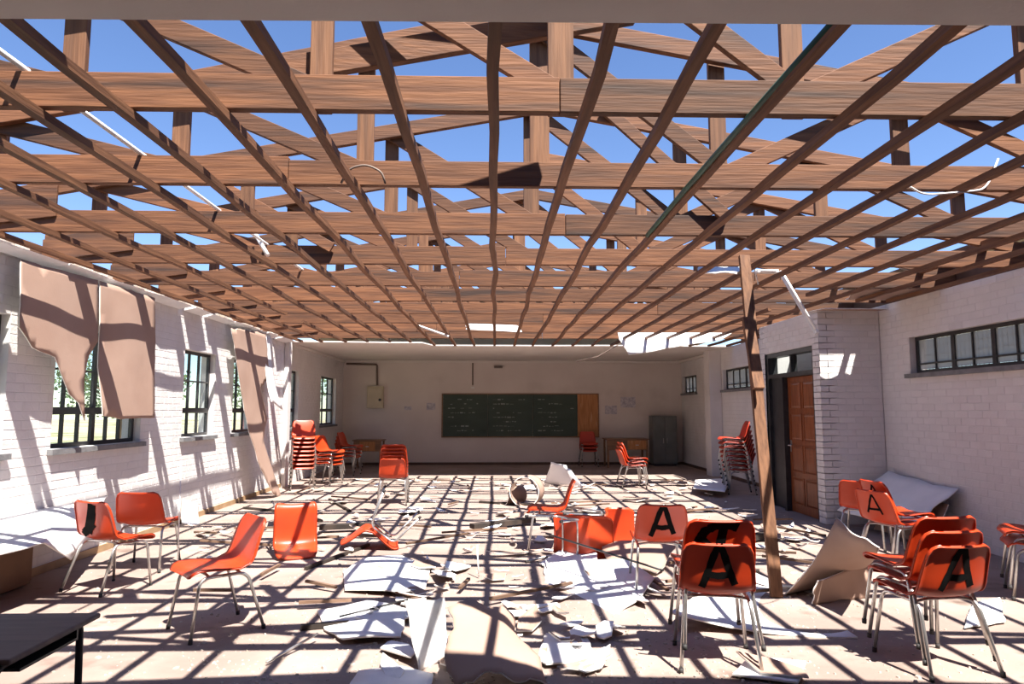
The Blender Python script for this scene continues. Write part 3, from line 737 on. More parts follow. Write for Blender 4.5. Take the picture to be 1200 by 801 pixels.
# board leaning on the right wall
board('ceiling_board', 'wide white board leaning in the shade against the right wall behind the red chairs', [(4.72, 7.75, .22), (4.55, 9.1, .22), (5.25, 9.1, .74), (5.28, 7.8, .64)], jag=.06, seed=41, nu=12, nv=8, up='brown', bend_u=.05, grp=FB)
board('ceiling_board', 'brown board standing on the floor below the leaning white board', [(4.95, 7.85, .0), (4.90, 8.9, .0), (5.15, 8.9, .50), (5.20, 7.85, .46)], jag=.03, seed=42, up='white', grp=FB)

# curled drum-like roll of board
def roll(label, p, R0, L, ang, seed, wrap=5.2):
    m = MB(); n = 22; G = []
    for j in range(5):
        for i in range(n + 1):
            a = wrap * i / n + .8; rr = R0 * (1 + .10 * i / n)
            G.append(Vector(((j / 4 - .5) * L + .015 * noise.noise(Vector((i * .7, j, seed))), math.cos(a) * rr, math.sin(a) * rr + R0 * 1.02)))
    K = len(G); m.v = [tuple(g) for g in G] + [(g.x, g.y * .94, R0 * 1.02 + (g.z - R0 * 1.02) * .94) for g in G]
    for j in range(4):
        for i in range(n):
            a = j * (n + 1) + i; b = a + 1; c = b + n + 1; d_ = a + n + 1
            m.f += [(a, b, c, d_), (a + K, d_ + K, c + K, b + K)]; m.mi += [0, 1]; m.sm += [True, True]
    for i in range(n):
        for base in (0, 4 * (n + 1)):
            a = base + i; m.f.append((a, a + 1, a + 1 + K, a + K)); m.mi.append(2); m.sm.append(False)
    o = m.build('rolled_board', ['bbrown', 'bbrown', 'bcore']); o.location = p; o.rotation_euler = (0, 0, ang); return tag(o, label, 'ceiling board')
roll('brown board curled into a drum at mid floor', onZ(618, 592), .235, .34, R(72), 1, 5.9)
roll('pale board curled like a pipe lying left of the brown drum', onZ(600, 590), .14, .40, R(40), 2, 4.6)

# ------------------------------------------------------------------ chairs
PROF = [(.225, .405), (.212, .432), (.16, .447), (.05, .438), (-.06, .428), (-.14, .432), (-.19, .458), (-.215, .51), (-.235, .595), (-.262, .685), (-.286, .745), (-.292, .755)]
def prof(v):
    t = v * (len(PROF) - 1); i = min(int(t), len(PROF) - 2); f = t - i
    P = lambda k: PROF[max(0, min(len(PROF) - 1, k))]
    o = []
    for q in (0, 1):
        p0, p1, p2, p3 = P(i - 1)[q], P(i)[q], P(i + 1)[q], P(i + 2)[q]
        o.append(.5 * ((2 * p1) + (-p0 + p2) * f + (2 * p0 - 5 * p1 + 4 * p2 - p3) * f * f + (-p0 + 3 * p1 - 3 * p2 + p3) * f ** 3))
    return o
NV = 40
_tab = [prof(i / NV) for i in range(NV + 1)]
_len = [0]
for a, b in zip(_tab, _tab[1:]): _len.append(_len[-1] + math.hypot(b[0] - a[0], b[1] - a[1]))
TOT = _len[-1]
def hwid(v):
    base = .215 + .012 * math.sin(v * math.pi) - (.035 * max(0, (v - .62) / .38) ** 1.5)
    s = min(_len[min(NV, int(v * NV))] + 1e-6, 1e9)
    t = v * NV; i = min(int(t), NV - 1); s = _len[i] + (_len[i + 1] - _len[i]) * (t - i)
    rr = .055
    e = min(s, TOT - s)
    if e < rr: base -= rr - math.sqrt(max(0, rr * rr - (rr - e) ** 2))
    return base
def S0(u, v):
    y, z = prof(v); e = 1e-3
    y2, z2 = prof(min(1, v + e)); y1, z1 = prof(max(0, v - e))
    t = Vector((0, y2 - y1, z2 - z1)).normalized(); n = Vector((0, -t.z, t.y))      # n: points to the sitter
    if n.z < 0 and abs(n.z) > abs(n.y): n = -n
    n = Vector((0, t.z, -t.y)) if Vector((0, t.z, -t.y)).dot(Vector((0, .5, .9))) > 0 else Vector((0, -t.z, t.y))
    dish = (.022 if v < .45 else .034 * (1 - .8 * max(0, (v - .6) / .4))) * abs(u) ** 2.5
    return Vector((u * hwid(v), y, z)) + n * dish, n
def shell_mesh(mt):
    m = MB(); nu = 12; vs = [0, .01, .03, .06, .1, .16, .24, .32, .40, .46, .50, .54, .58, .63, .69, .76, .83, .89, .93, .965, .985, 1.0]
    G = []; Nn = []
    for v in vs:
        for i in range(nu + 1):
            u = -1 + 2 * i / nu; u = math.copysign(abs(u) ** .85, u)
            p, n = S0(u, v); G.append(p); Nn.append(n)
    W = nu + 1; K = len(G); th = .006
    m.v = [tuple(p) for p in G] + [tuple(p - n * th) for p, n in zip(G, Nn)]
    for j in range(len(vs) - 1):
        for i in range(nu):
            a, b, c, d_ = j * W + i, j * W + i + 1, (j + 1) * W + i + 1, (j + 1) * W + i
            m.f += [(a, b, c, d_), (a + K, d_ + K, c + K, b + K)]; m.mi += [0, 0]; m.sm += [True, True]
    NVs = len(vs)
    ring = [i for i in range(nu + 1)] + [j * W + nu for j in range(1, NVs)] + [(NVs - 1) * W + i for i in range(nu - 1, -1, -1)] + [j * W for j in range(NVs - 2, 0, -1)]
    cen = {}
    base = len(m.v)
    for k, r_ in enumerate(ring):
        p, n = G[r_], Nn[r_]
        prv, nxt = G[ring[k - 1]], G[ring[(k + 1) % len(ring)]]
        out = (nxt - prv).cross(n).normalized()
        m.v.append(tuple(p + out * .007 - n * .004)); m.v.append(tuple(p + out * .008 - n * .017)); m.v.append(tuple(p + out * .002 - n * .017))
    Rn = len(ring)
    for k in range(Rn):
        k2 = (k + 1) % Rn; a, b = ring[k], ring[k2]
        s0, s1 = base + k * 3, base + k2 * 3
        m.f += [(b, a, s0, s1), (s1, s0, s0 + 1, s1 + 1), (s1 + 1, s0 + 1, s0 + 2, s1 + 2), (s1 + 2, s0 + 2, a + K, b + K)]; m.mi += [0] * 4; m.sm += [True] * 4
    return m
def letter_mesh(kind):
    strokes = {'A': [[(-.42, .60), (-.20, .76), (.04, .93)], [(.02, .94), (.22, .78), (.44, .63)], [(-.30, .70), (0, .69), (.34, .70)]],
               'a': [[(-.40, .66), (-.2, .76), (.05, .86)], [(.05, .86), (.20, .76), (.38, .66)], [(-.35, .70), (.3, .705)]],
               'arc': [[(-.62, .74), (-.45, .82), (-.15, .87), (.25, .875), (.5, .85)], [(.1, .87), (.02, .76), (-.05, .66)], [(-.5, .72), (-.3, .76)]],
               'smudge': [[(-.55, .60), (-.3, .66), (.1, .90)], [(-.6, .57), (-.1, .66), (.1, .70)], [(-.2, .60), (.05, .74), (.2, .88)]]}[kind]
    m = MB(); W_ = .021 if kind == 'A' else (.011 if kind == 'a' else .028)
    for st in strokes:
        P2 = []
        for (a, b) in zip(st, st[1:]):
            for k in range(6): P2.append((a[0] + (b[0] - a[0]) * k / 6, a[1] + (b[1] - a[1]) * k / 6))
        P2.append(st[-1]); prev = None
        for k, (u, v) in enumerate(P2):
            p, n = S0(u, v); q = P2[min(k + 1, len(P2) - 1)]; q0 = P2[max(k - 1, 0)]
            d_ = (S0(*q)[0] - S0(*q0)[0]).normalized(); sd_ = d_.cross(n).normalized() * W_ * (1 + .25 * noise.noise(Vector((k * .7, u * 3, 1))))
            b = len(m.v); c = p - n * .0085
            m.v += [tuple(c + sd_), tuple(c - sd_)]
            if prev is not None: m.f.append((prev, prev + 1, b + 1, b)); m.mi.append(0); m.sm.append(True)
            prev = b
    return m
ME = {}
ME['shell'] = shell_mesh('red').mesh('seat_shell', 'red')
ME['dshell'] = shell_mesh('dred').mesh('seat_shell', 'dred')
for k in ('A', 'a', 'arc', 'smudge'): ME[k] = letter_mesh(k).mesh('painted_letter', 'black_paint')
def leg_mesh(sx, front):
    if front: pts = [(sx * .185, .02, .402), (sx * .19, .165, .405), (sx * .225, .225, 0.012)]
    else: pts = [(sx * .185, .02, .402), (sx * .19, -.155, .402), (sx * .23, -.27, 0.012)]
    return MB().tube(smooth_path(pts, .07, 6), .0115, 8).mesh('leg', 'chrome')
def foot_mesh(sx, front):
    y = .225 if front else -.27; x = sx * (.225 if front else .23)
    return MB().tube([(x, y, 0), (x * .997, y * .99, .03)], .0145, 8).mesh('foot_cap', 'rubber')
for sx in (-1, 1):
    for fr in (0, 1):
        ME['leg', sx, fr] = leg_mesh(sx, fr); ME['foot', sx, fr] = foot_mesh(sx, fr)
m = MB()
for y in (.10, -.11): m.tube([(-.186, y, .400), (-.1, y, .412), (.1, y, .412), (.186, y, .400)], .010, 6)
ME['frame'] = m.mesh('seat_frame', 'chrome')
m = MB()
for i in range(2): pass
p, n = S0(0, .945); m.box(-.018, .018, 0, .002, -.007, .007)
ME['badge'] = m.mesh('moulded_badge', 'red')
def mkobj(name, me, parent):
    o = bpy.data.objects.new(name, me); COL.objects.link(o); o.parent = parent; return o
HAND = {}
def chair(label, loc, rot, grp, letter=None, shell='shell', feet=True, part_label=None):
    t = empty('plastic_chair', loc, rot); tag(t, label, 'chair', grp)
    s = mkobj('seat_shell', ME[shell], t)
    if letter:
        l = mkobj('painted_letter', ME[letter], s); l['label'] = {'A': 'black spray-painted letter A', 'a': 'thin black painted letter A', 'smudge': 'black paint smudge', 'arc': 'black painted curve'}[letter]
    for sx in (-1, 1):
        for fr in (0, 1):
            l = mkobj('leg', ME['leg', sx, fr], t)
            if feet: mkobj('foot_cap', ME['foot', sx, fr], l)
    mkobj('seat_frame', ME['frame'], t)
    return t
def rotz(h): return (0, 0, R(h - 90))
def stack(labels, p, heads, grp, letters=None, dz=.082, fwd=.018, shell='shell', tilt=0, feet=True, dirs=None):
    """labels bottom to top"""
    for k, lab in enumerate(labels):
        h = heads if not isinstance(heads, (list, tuple)) else heads[k]
        f = Vector((math.cos(R(h)), math.sin(R(h)), 0))
        loc = Vector(p) + f * fwd * k + Vector((0, 0, dz * k))
        chair(lab, loc, (R(-tilt * k), 0, R(h - 90)), grp, (letters[k] if letters else None), shell, feet)
def nth(n, tot):
    if n == 0: return 'bottom'
    if n == tot - 1: return 'topmost'
    if n == 1: return 'second from the bottom'
    return ['', '', 'third', 'fourth', 'fifth', 'sixth', 'seventh', 'eighth', 'ninth'][n] + ' from the bottom'
# near right stack of three
stack(['orange-red plastic chair with a black A, bottom of the near right stack', 'orange-red plastic chair in the middle of the near right stack of three', 'orange-red plastic chair on top of the near right stack of three'],
      onZ(1093, 776), 97, 'near right chair stack', ['A', None, None], dz=.075, fwd=.045)
# pair with A, centre right
stack(['orange-red plastic chair with a large black A, lower of the centre pair', 'red plastic chair with a painted curve, upper of the centre pair'],
      onZ(838, 772), [80, 86], 'centre pair of A chairs', ['A', 'arc'], dz=.13, fwd=.04)
chair('orange plastic chair marked with an A standing behind the big white board', onZ(772, 690), rotz(86), 'single orange chairs', 'A')
chair('orange plastic chair standing side-on behind the fallen chairs', onZ(643, 643), rotz(176), 'single orange chairs')
chair('orange plastic chair alone at left centre, facing left', onZ(249, 737), rotz(222), 'single orange chairs')
chair('red plastic chair with black paint on its back by the left cupboard', onZ(128, 690), (R(-4), 0, R(-22)), 'single orange chairs', 'smudge')
chair('orange plastic chair behind the paint-smeared one by the left wall', onZ(172, 664), rotz(93), 'single orange chairs')
def fallen(label, loc, eul, **kw):
    c = chair(label, loc, eul, 'overturned chairs', **kw)
    # drop so that its lowest point touches the floor
    mt = Euler(eul).to_matrix(); lo = 1e9
    pts = [v.co for v in ME['shell'].vertices] + [Vector((sx * .235, y, 0)) for sx in (-1, 1) for y in (.225, -.27)]
    for p in pts: lo = min(lo, (mt @ p).z)
    c.location.z = -lo + .004
    return c
def eu(rx, ry, rz_): return (Matrix.Rotation(R(rz_), 3, 'Z') @ Matrix.Rotation(R(ry), 3, 'Y') @ Matrix.Rotation(R(rx), 3, 'X')).to_euler()
fallen('orange chair tipped onto its back near the left chair, seat upright', onZ(342, 640), eu(88, 0, 20))
fallen('orange-red chair turned over like an inverted V at left centre', onZ(473, 640), eu(-143, 0, 98))
fallen('red chair lying on its side in front of the side-on chair', onZ(634, 664), eu(0, 90, 40))
fallen('orange chair on its side, sunlit back showing right of the other fallen chair', onZ(662, 650), eu(0, -88, 172))
# right group near lobby
G3 = 'three chairs by the lobby'
chair('red plastic chair with a thin A, front of the three by the lobby', onZ(1050, 664), rotz(18), G3, 'a')
chair('red plastic chair stacked askew on the one with the thin A', onZ(1050, 664) + Vector((.07, .03, .085)), rotz(6), G3, 'a')
chair('red plastic chair at the back of the three by the lobby, facing the wall', onZ(1015, 640), rotz(52), G3)
stack(['red plastic chair cut by the right edge of the picture', 'upper red chair stacked on the one at the right edge'], onZ(1222, 700), 150, 'chairs at the right edge', None, dz=.09)
# far stacks
def bigstack(where, n, p, h, grp, **kw):
    stack(['orange chair in %s, %s' % (where, nth(k, n)) for k in range(n)], p, h, grp, **kw)
bigstack('the tall stack by the left wall', 8, onZ(354, 573), -72, 'tall chair stack by the left wall', dz=.082, fwd=.012)
bigstack('the shorter stack beside the tall left stack', 4, onZ(383, 567), -20, 'shorter stack beside the tall left stack', dz=.082)
bigstack('the stack by the far left table', 4, onZ(408, 556), -10, 'stack by the far left table', dz=.082)
bigstack('the stack standing alone left of centre', 5, onZ(461, 590), 93, 'lone stack left of centre', dz=.055, fwd=.03)
bigstack('the tall stack by the right wall', 8, onZ(866, 578), 172, 'tall chair stack by the right wall', dz=.082, fwd=.012, shell='dshell')
bigstack('the small stack right of centre', 3, onZ(741, 571), 5, 'small stack right of centre', dz=.07)
bigstack('the stack under the wooden end of the chalkboard', 3, onZ(690, 546), -88, 'stack under the chalkboard', dz=.09, shell='dshell')

# ------------------------------------------------------------------ leaning timber and other debris
timber('long broken timber leaning from the roof to the floor on the right', onY(872, 302, 6.42) + Vector((0, 0, .02)), onZ(910, 700) + Vector((0, 0, .005)), .045, .10, 'woodZ', (1, 0, 0), 'leaning timbers')
timber('short split timber nailed alongside the long leaning one', onY(876, 372, 6.2), onY(889, 455, 6.0), .045, .10, 'woodZ', (1, 0, 0), 'leaning timbers')
def stick(label, a, b, t_=.035, h=.03, z=.02, mt='dark_strip'):
    A = onZ(*a) + Vector((0, 0, z)); B = onZ(*b) + Vector((0, 0, z)); c = (A + B) / 2
    o = MB().bar(A - c, B - c, t_, h).build('timber_strip', mt); o.location = c; return tag(o, label, 'timber strip', 'fallen timber strips')
stick('long dark strip slanting behind the white boards left of centre', (358, 668), (432, 640))
stick('black strip lying left of the inverted chair', (374, 624), (446, 621), .13, .06, .07)
stick('dark strip lying across the floor right of the inverted chair', (553, 622), (625, 614), .12, .06, .06)
stick('near-black strip in the left rubble beside the tipped chair', (362, 606), (376, 612), .06)
stick('dark strip lying in front of the lobby door', (862, 640), (905, 630), .10, .06, .06)
stick('dark strip lying across the rubble right of the drum', (668, 607), (742, 612), .09, .06, .06)
stick('long dark strip in front of the white foreground boards', (352, 738), (470, 728), .05)
stick('dark strip by the foot of the leaning timber', (840, 668), (890, 672), .08)
stick('dark strip lying far back near the tall left stack', (386, 586), (410, 600), .04)
stick('strip lying in front of the brown drum', (562, 589), (640, 594), .05)
stick('strip lying across the left floor behind the tipped chair', (286, 596), (366, 604), .05)
pipe('metal_rod', 'dark rod slanting over the big white board to the A chairs', 'rod', [onZ(640, 625, .32), onZ(777, 668, .30)], .009, 'steel_black')
pipe('metal_rod', 'thin rod lying at the left foreground', 'rod', [onZ(312, 776, .02), onZ(372, 742, .06)], .008, 'chrome')
pipe('metal_rod', 'thin rod crossing the white boards left of centre', 'rod', [onZ(398, 722, .05), onZ(478, 702, .07)], .007, 'steel_black')
pipe('metal_rod', 'thin white rod standing in the rubble near centre', 'rod', [onZ(561, 676, .01), onZ(560, 676, .01) + Vector((-.01, .05, .28))], .007, 'wplastic')
pipe('metal_rod', 'slim white rod upright by the rear left chair', 'rod', [onZ(208, 668, .01), onY(212, 540, 6.9)], .006, 'wplastic')

random.seed(23)
# scattered shards (shared meshes)
def shard_mesh(seed, mt, sz, curl=.0):
    rnd = random.Random(seed); n = rnd.choice([5, 6, 7]); pts = []
    asp = rnd.uniform(.45, .9)
    for k in range(n):
        a = 2 * math.pi * (k + rnd.uniform(-.3, .3)) / n; r_ = sz * rnd.uniform(.6, 1.15)
        pts.append((math.cos(a) * r_, math.sin(a) * r_ * asp))
    m = MB(); th = .0095
    C = 3
    rings = [[(x * f, y * f) for (x, y) in pts] for f in (1, .6, .25)]
    def zf(x, y): return curl * (x / sz) ** 2 * sz + noise.noise(Vector((x * 6, y * 6, seed))) * .012
    top = []; bot = []
    for rg in rings:
        top.append([len(m.v) + i for i in range(n)]); m.v += [(x, y, zf(x, y) + th) for (x, y) in rg]
    for rg in rings:
        bot.append([len(m.v) + i for i in range(n)]); m.v += [(x, y, zf(x, y)) for (x, y) in rg]
    for L, flip, mi in ((top, 0, 0), (bot, 1, 1)):
        for a in range(2):
            for i in range(n):
                i2 = (i + 1) % n; f = (L[a][i], L[a][i2], L[a + 1][i2], L[a + 1][i]); m.f.append(f[::-1] if flip else f); m.mi.append(mi); m.sm.append(False)
        f = tuple(L[2]); m.f.append(f[::-1] if flip else f); m.mi.append(mi); m.sm.append(False)
    for i in range(n):
        i2 = (i + 1) % n; m.f.append((top[0][i2], top[0][i], bot[0][i], bot[0][i2])); m.mi.append(2); m.sm.append(False)
    return m.mesh('board_shard', mt)
W3, B3 = ['bwhite', 'bbrown', 'bcore'], ['bbrown', 'bwhite', 'bcore']
shards = [shard_mesh(s, W3 if s % 3 else B3, sz, c) for s, sz, c in
          [(1, .16, .1), (2, .22, .15), (3, .30, .1), (4, .12, .2), (5, .26, .05), (6, .18, .25), (7, .34, .12), (8, .14, 0.1), (9, .2, .2), (10, .24, .15)]]
CH_SPOTS = [o.location.copy() for o in COL.objects if o.name.startswith('plastic_chair')]
ns = 0
while ns < 230:
    px = random.uniform(230, 960); py = 562 + 240 * random.random() ** 1.9
    p = onZ(px, py)
    if p.x < XL + .45 or p.x > XR - .5 or (p.x > XD - .45 and p.y > 8.6) or p.y > 15.2: continue
    if p.y < 4.4 and random.random() < .5: continue
    if p.x < -1.0 and p.y < 6.9: continue
    if py > 690 and (px < 380 or px > 760) and random.random() < .85: continue
    if any((p - q).length < .22 for q in CH_SPOTS if q.z < .1): continue
    me = random.choice(shards)
    o = bpy.data.objects.new('board_shard', me); COL.objects.link(o)
    s = random.uniform(.45, 1.0)
    o.scale = (s * random.uniform(.8, 1.25), s * random.uniform(.3, 1.0), 1); o.location = (p.x, p.y, .003 + random.uniform(0, .025)); o.rotation_euler = (random.uniform(-.16, .16), random.uniform(-.16, .16), random.uniform(0, 6.28))
    o.location.z = .02 + .1 * s * max(abs(o.rotation_euler.x), abs(o.rotation_euler.y))
    wh = me.materials[0] == M['bwhite']
    szl = 'big' if s * me.vertices[0].co.length > .2 else ('small' if s * me.vertices[0].co.length < .12 else 'middling')
    zone = ('in front of the chalkboard end' if p.y > 11.5 else 'in the middle of the hall' if p.y > 8 else 'around the fallen chairs' if p.y > 5.6 else 'in the near foreground')
    sd_ = 'left part' if p.x < -.8 else ('right part' if p.x > 1.2 else 'centre')
    lab_ = '%s %s board shard lying %s, %s of the floor' % (szl, 'white' if wh else 'tan', zone, sd_)
    tag(o, lab_, 'board shard', 'board shards: ' + lab_)
    ns += 1
# short sticks in the rubble
sm_ = MB().box(-.35, .35, -.014, .014, 0, .022).mesh('timber_strip', 'strip')
for k in range(46):
    px = random.uniform(240, 940); py = 565 + 150 * random.random() ** 1.3; p = onZ(px, py)
    if p.x < XL + .6 or p.x > XD - .6: continue
    o = bpy.data.objects.new('timber_strip', sm_); COL.objects.link(o); o.location = (p.x, p.y, .03 + random.uniform(0, .02)); s = random.uniform(.4, 1.3)
    o.scale = (s, 1, 1); o.rotation_euler = (0, random.uniform(-.05, .05), random.choice([random.uniform(-.5, .5), random.uniform(0, 3.1)]))
    zone = ('in front of the chalkboard end' if p.y > 11.5 else 'in the middle of the hall' if p.y > 8 else 'around the fallen chairs')
    lab_ = '%s brown timber strip in the rubble %s, %s side' % ('long' if s > .9 else 'short', zone, 'left' if p.x < 0 else 'right')
    tag(o, lab_, 'timber strip', 'timber strips: ' + lab_)
# crumbs: uncountable
m = MB()
for k in range(4200):
    if k % 3: px = random.uniform(220, 960); py = 560 + 240 * random.random() ** 1.3
    else: px = random.uniform(60, 1180); py = 590 + 230 * random.random()
    p = onZ(px, py)
    if p.x < XL + .05 or p.x > XR - .06 or (p.x > XD - .05 and p.y > YD0 - .05) or p.y > 15.8: continue
    s = random.uniform(.003, .011) * (1 if random.random() < .9 else 1.8); a = random.uniform(0, 6.28); c_, s_ = math.cos(a), math.sin(a)
    hh = s * random.uniform(.4, .9)
    q = [(-s, -s * .6), (s, -s * .7), (s * .9, s * .6), (-s * .7, s * .7)]
    m.hexa([(p.x + x * c_ - y * s_, p.y + x * s_ + y * c_, 0) for x, y in q] + [(p.x + .7 * (x * c_ - y * s_), p.y + .7 * (x * s_ + y * c_), hh) for x, y in q])
tag(m.build('rubble_crumbs', 'crumb'), 'fine pale plaster crumbs strewn over the floor', 'rubble', kind='stuff')
# rubble on top of the left wall
m = MB()
for k in range(160):
    y = random.uniform(5.4, 13.5); s = random.uniform(.02, .07); x = XL - random.uniform(-.02, .16)
    m.box(x - s, x + s, y - s, y + s, ZC, ZC + s * random.uniform(.6, 1.6))
tag(m.build('wall_top_rubble', 'crumb'), 'pale rubble lying along the top of the left wall', 'rubble', kind='stuff')

# ------------------------------------------------------------------ far wall furniture
A = onY(519, 462, YB - .03); B = onY(677, 511, YB - .03); C_ = onY(701, 511, YB - .03)
x0, x1, x2, zt, zb = A.x, B.x, C_.x, A.z, B.z
t = empty('chalkboard', (0, YB - .002, 0)); tag(t, 'long green chalkboard with a bare orange wood end on the far wall', 'chalkboard')
for i in range(3):
    a = x0 + (x1 - x0) * i / 3; b = x0 + (x1 - x0) * (i + 1) / 3
    MB().box(a + .004, b - .004, -.03, -.002, zb, zt).build('board_panel', 'green', t)
MB().box(x1 + .004, x2, -.032, -.002, zb, zt).build('wood_panel', 'orangewood', t)['label'] = 'bare orange wooden panel'
m = MB(); m.box(x0 - .03, x2 + .03, -.04, -.002, zt, zt + .03); m.box(x0 - .03, x2 + .03, -.06, -.002, zb - .03, zb); m.box(x0 - .03, x0, -.04, -.002, zb, zt); m.box(x2, x2 + .03, -.04, -.002, zb, zt)
m.build('board_frame', 'tablewood', t)
m = MB(); random.seed(5)
for r_ in range(8):
    for blk in range(3):
        xs = x0 + .15 + blk * (x1 - x0) / 3; z = zt - .15 - r_ * .125
        L = random.uniform(.3, .95)
        xx = xs
        while xx < xs + L:
            l_ = random.uniform(.03, .12)
            if random.random() < .6: m.box(xx, xx + l_, -.0315, -.0305, z + random.uniform(-.01, .01), z + random.uniform(.008, .03))
            xx += l_ + .03
m.build('chalk_marks', 'chalk', t)
# cabinet
a = onY(765, 487, 18.9); b = onY(795, 545, 18.9)
t = empty('steel_cabinet', ((a.x + b.x) / 2, 19.18, 0)); tag(t, 'grey steel cabinet standing in the far right corner', 'cabinet')
hw = (b.x - a.x) / 2
MB().box(-hw, hw, -.22, .24, .06, a.z).build('body', 'grey', t, bevel=.012)
MB().box(-hw + .03, hw - .03, -.19, .2, 0, .06).build('plinth', 'steel_black', t)
for s_ in (-1, 1):
    dr = MB().box(min(s_ * .006, s_ * (hw - .02)), max(s_ * .006, s_ * (hw - .02)), -.24, -.222, .1, a.z - .04).build('door', 'grey', t, bevel=.004)
    MB().box(s_ * .05 - .008, s_ * .05 + .008, -.262, -.241, .62, .76).build('handle', 'chrome', dr)
# tables
def table(label, x0, x1, y0, y1, h, drawer=None):
    t = empty('wooden_table', ((x0 + x1) / 2, (y0 + y1) / 2, 0)); tag(t, label, 'table', 'wooden tables at the far wall')
    a, b = (x1 - x0) / 2, (y1 - y0) / 2
    MB().box(-a, a, -b, b, h - .03, h).build('table_top', 'tablewood', t, bevel=.004)
    for sx in (-1, 1):
        for sy in (-1, 1):
            MB().box(sx * (a - .06) - .025, sx * (a - .06) + .025, sy * (b - .05) - .025, sy * (b - .05) + .025, 0, h - .03).build('leg', 'tablewood', t)
    MB().box(-a + .04, a - .04, -b + .02, -b + .04, h - .30, h - .03).build('apron', 'tablewood', t)
    if drawer:
        dd = MB().box(drawer[0], drawer[1], -b, -b + .02, h - .28, h - .05).build('drawer', 'orangewood', t)
        MB().box((drawer[0] + drawer[1]) / 2 - .04, (drawer[0] + drawer[1]) / 2 + .04, -b - .02, -b - .001, h - .18, h - .16).build('drawer_handle', 'chrome', dd)
table('wooden table with an orange drawer left of the grey cabinet', 2.98, 4.15, 18.4, 19.1, .77, (.0, .5))
table('dark wooden table at the far left behind the chair stacks', -3.75, -2.95, 18.2, 18.8, .75, (-.2, .2))
# distribution box and conduits
c = onY(440, 465, YB - .07); t = empty('distribution_box', c); tag(t, 'beige electrical box on the far wall at left', 'electrical box')
MB().box(-.23, .23, -.07, .068, -.31, .30).build('box_body', 'beige', t, bevel=.01)
MB().box(-.20, .20, -.085, -.071, -.27, .26).build('box_door', 'beige', t, bevel=.006)
MB().tube([(.14, -.086, -.08), (.14, -.115, -.08)], .04, 10).build('rotary_switch', 'steel_black', t)
pipe('conduit_pipe', 'brown conduit bending down to the beige electrical box', 'pipe', smooth_path([onY(406, 426, YB - .03), onY(442, 427, YB - .03), onY(442, 451, YB - .03)], .05), .028, 'conduit')
pipe('conduit_pipe', 'thin conduit dropping from the cornice above the chalkboard', 'pipe', [onY(554, 424, YB - .02), onY(554, 451, YB - .02)], .018, 'conduit')
MBo = MB().box(-.04, .04, -.03, .018, -.03, .03).build('junction_box', 'wplastic'); MBo.location = onY(554, 454, YB - .02); tag(MBo, 'small white switch box below the thin conduit above the chalkboard', 'switch')
MBo = MB().box(-.12, .12, -.05, .018, -.03, .03).build('wall_fixture', 'conduit'); MBo.location = onY(584, 430, YB - .02); tag(MBo, 'small dark fixture high on the far wall over the chalkboard', 'wall fixture')
def paper(label, px, py, w_, h_):
    o = MB().box(-w_ / 2, w_ / 2, -.003, 0, -h_ / 2, h_ / 2).build('wall_poster', 'paper'); o.location = onY(px, py, YB - .001); tag(o, label, 'poster', 'papers on the far wall')
paper('pale paper poster right of the chalkboard, lower and smaller', 716, 480, .34, .24)
paper('wider pale paper poster above the far right table', 736, 471, .42, .3)
paper('tiny faded paper left of the chalkboard', 505, 476, .25, .2)
paper('small faded notice between the electrical box and the chalkboard', 478, 478, .2, .1)

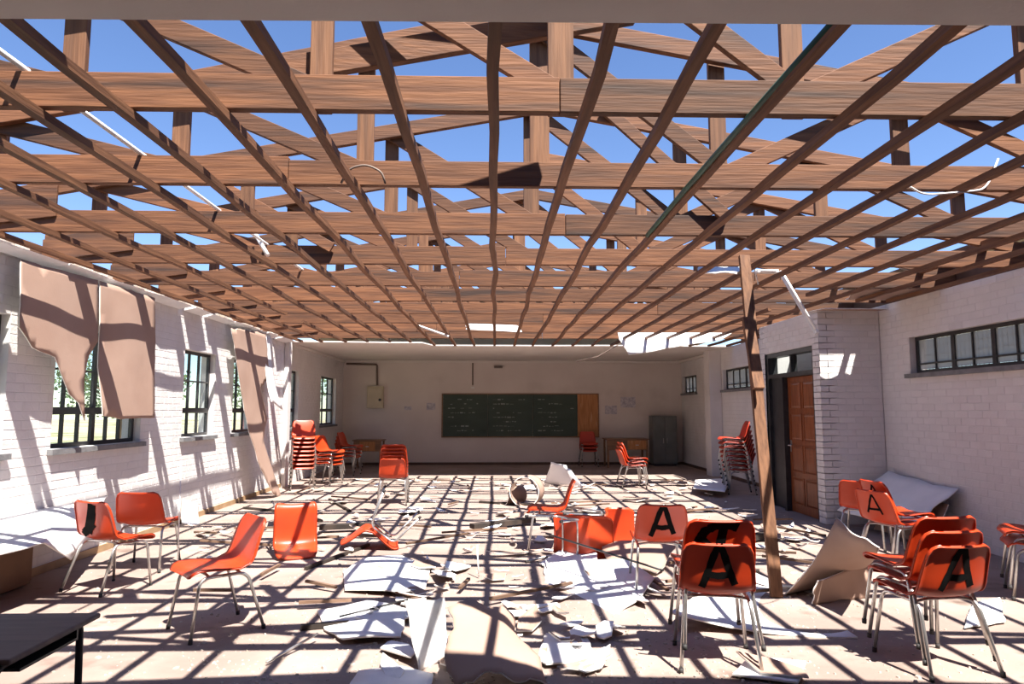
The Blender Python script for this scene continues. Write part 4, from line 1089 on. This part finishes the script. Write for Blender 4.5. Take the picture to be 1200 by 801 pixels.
# ------------------------------------------------------------------ school desk at lower left
dz_ = .72
a = onZ(119, 717, dz_); b = onZ(56, 772, dz_)
t = empty('school_desk', (a.x - .42, (a.y + b.y) / 2, 0)); tag(t, 'dark school desk with black tube legs at the lower left corner', 'desk')
hy = (a.y - b.y) / 2; hx_ = .42
MB().box(-hx_, hx_, -hy, hy, dz_ - .022, dz_).build('desk_top', 'desktop', t, bevel=.008)
m = MB().box(-hx_ + .03, hx_ - .03, -hy + .10, hy - .10, dz_ - .075, dz_ - .065); m.box(-hx_ + .03, hx_ - .03, hy - .11, hy - .10, dz_ - .065, dz_ - .023); m.build('book_shelf', 'steel_black', t)
for s_ in (-1, 1):
    x = s_ * (hx_ - .06)
    MB().tube(smooth_path([(x, -hy - .08 + .06, .0), (x, -hy + .01, dz_ - .036), (x, 0, dz_ - .036)], .06), .014, 8).build('leg', 'steel_black', t)
    MB().tube(smooth_path([(x, 0, dz_ - .036), (x, hy - .04, dz_ - .036), (x, hy - .01, 0)], .03), .014, 8).build('leg', 'steel_black', t)
MB().tube([(-hx_ + .06, hy - .02, .25), (hx_ - .06, hy - .02, .25)], .01, 8).build('stretcher', 'steel_black', t)

# ------------------------------------------------------------------ trees outside the left windows
def tree(label, x, y, h, r_, seed):
    rnd = random.Random(seed); t = empty('tree', (x, y, -.16)); tag(t, label, 'tree', 'trees outside the left windows')
    m = MB(); m.tube([(0, 0, 0), (.1, .05, h * .3), (-.05, .1, h * .6)], [.18, .13, .07], 8)
    for k in range(6):
        a = k * 1.05; m.tube([(.05, .05, h * .35 + k * .1), (math.cos(a) * r_ * .6, math.sin(a) * r_ * .6, h * .6 + rnd.uniform(0, .6))], [.06, .02], 5)
    m.build('trunk', 'bark', t)
    m = MB()
    for k in range(4200):
        v = Vector((rnd.gauss(0, 1), rnd.gauss(0, 1), rnd.gauss(0, 1))).normalized() * (rnd.random() ** .4)
        p = Vector((v.x * r_, v.y * r_, h * .66 + v.z * h * .34)); p += Vector((noise.noise(v * 3), noise.noise(v * 3 + Vector((5, 0, 0))), 0)) * .5
        a = Vector((rnd.uniform(-1, 1), rnd.uniform(-1, 1), rnd.uniform(-1, 1))).normalized() * .075; b = a.orthogonal().normalized() * .04
        m.poly([p - a, p + b, p + a, p - b])
    m.build('crown', 'leaf', t)
tree('leafy tree seen through the narrow left window', -14.5, 27, 4.2, 2.4, 1)
tree('leafy tree seen through the second window', -17, 19.5, 3.9, 2.2, 2)
tree('leafy tree seen through the nearest window', -16, 14.5, 3.6, 2.0, 3)
tree('leafy tree seen through the farthest windows', -11, 34, 4.5, 2.8, 4)
tree('leafy tree far behind the second window', -26, 30, 4.6, 3.0, 5)
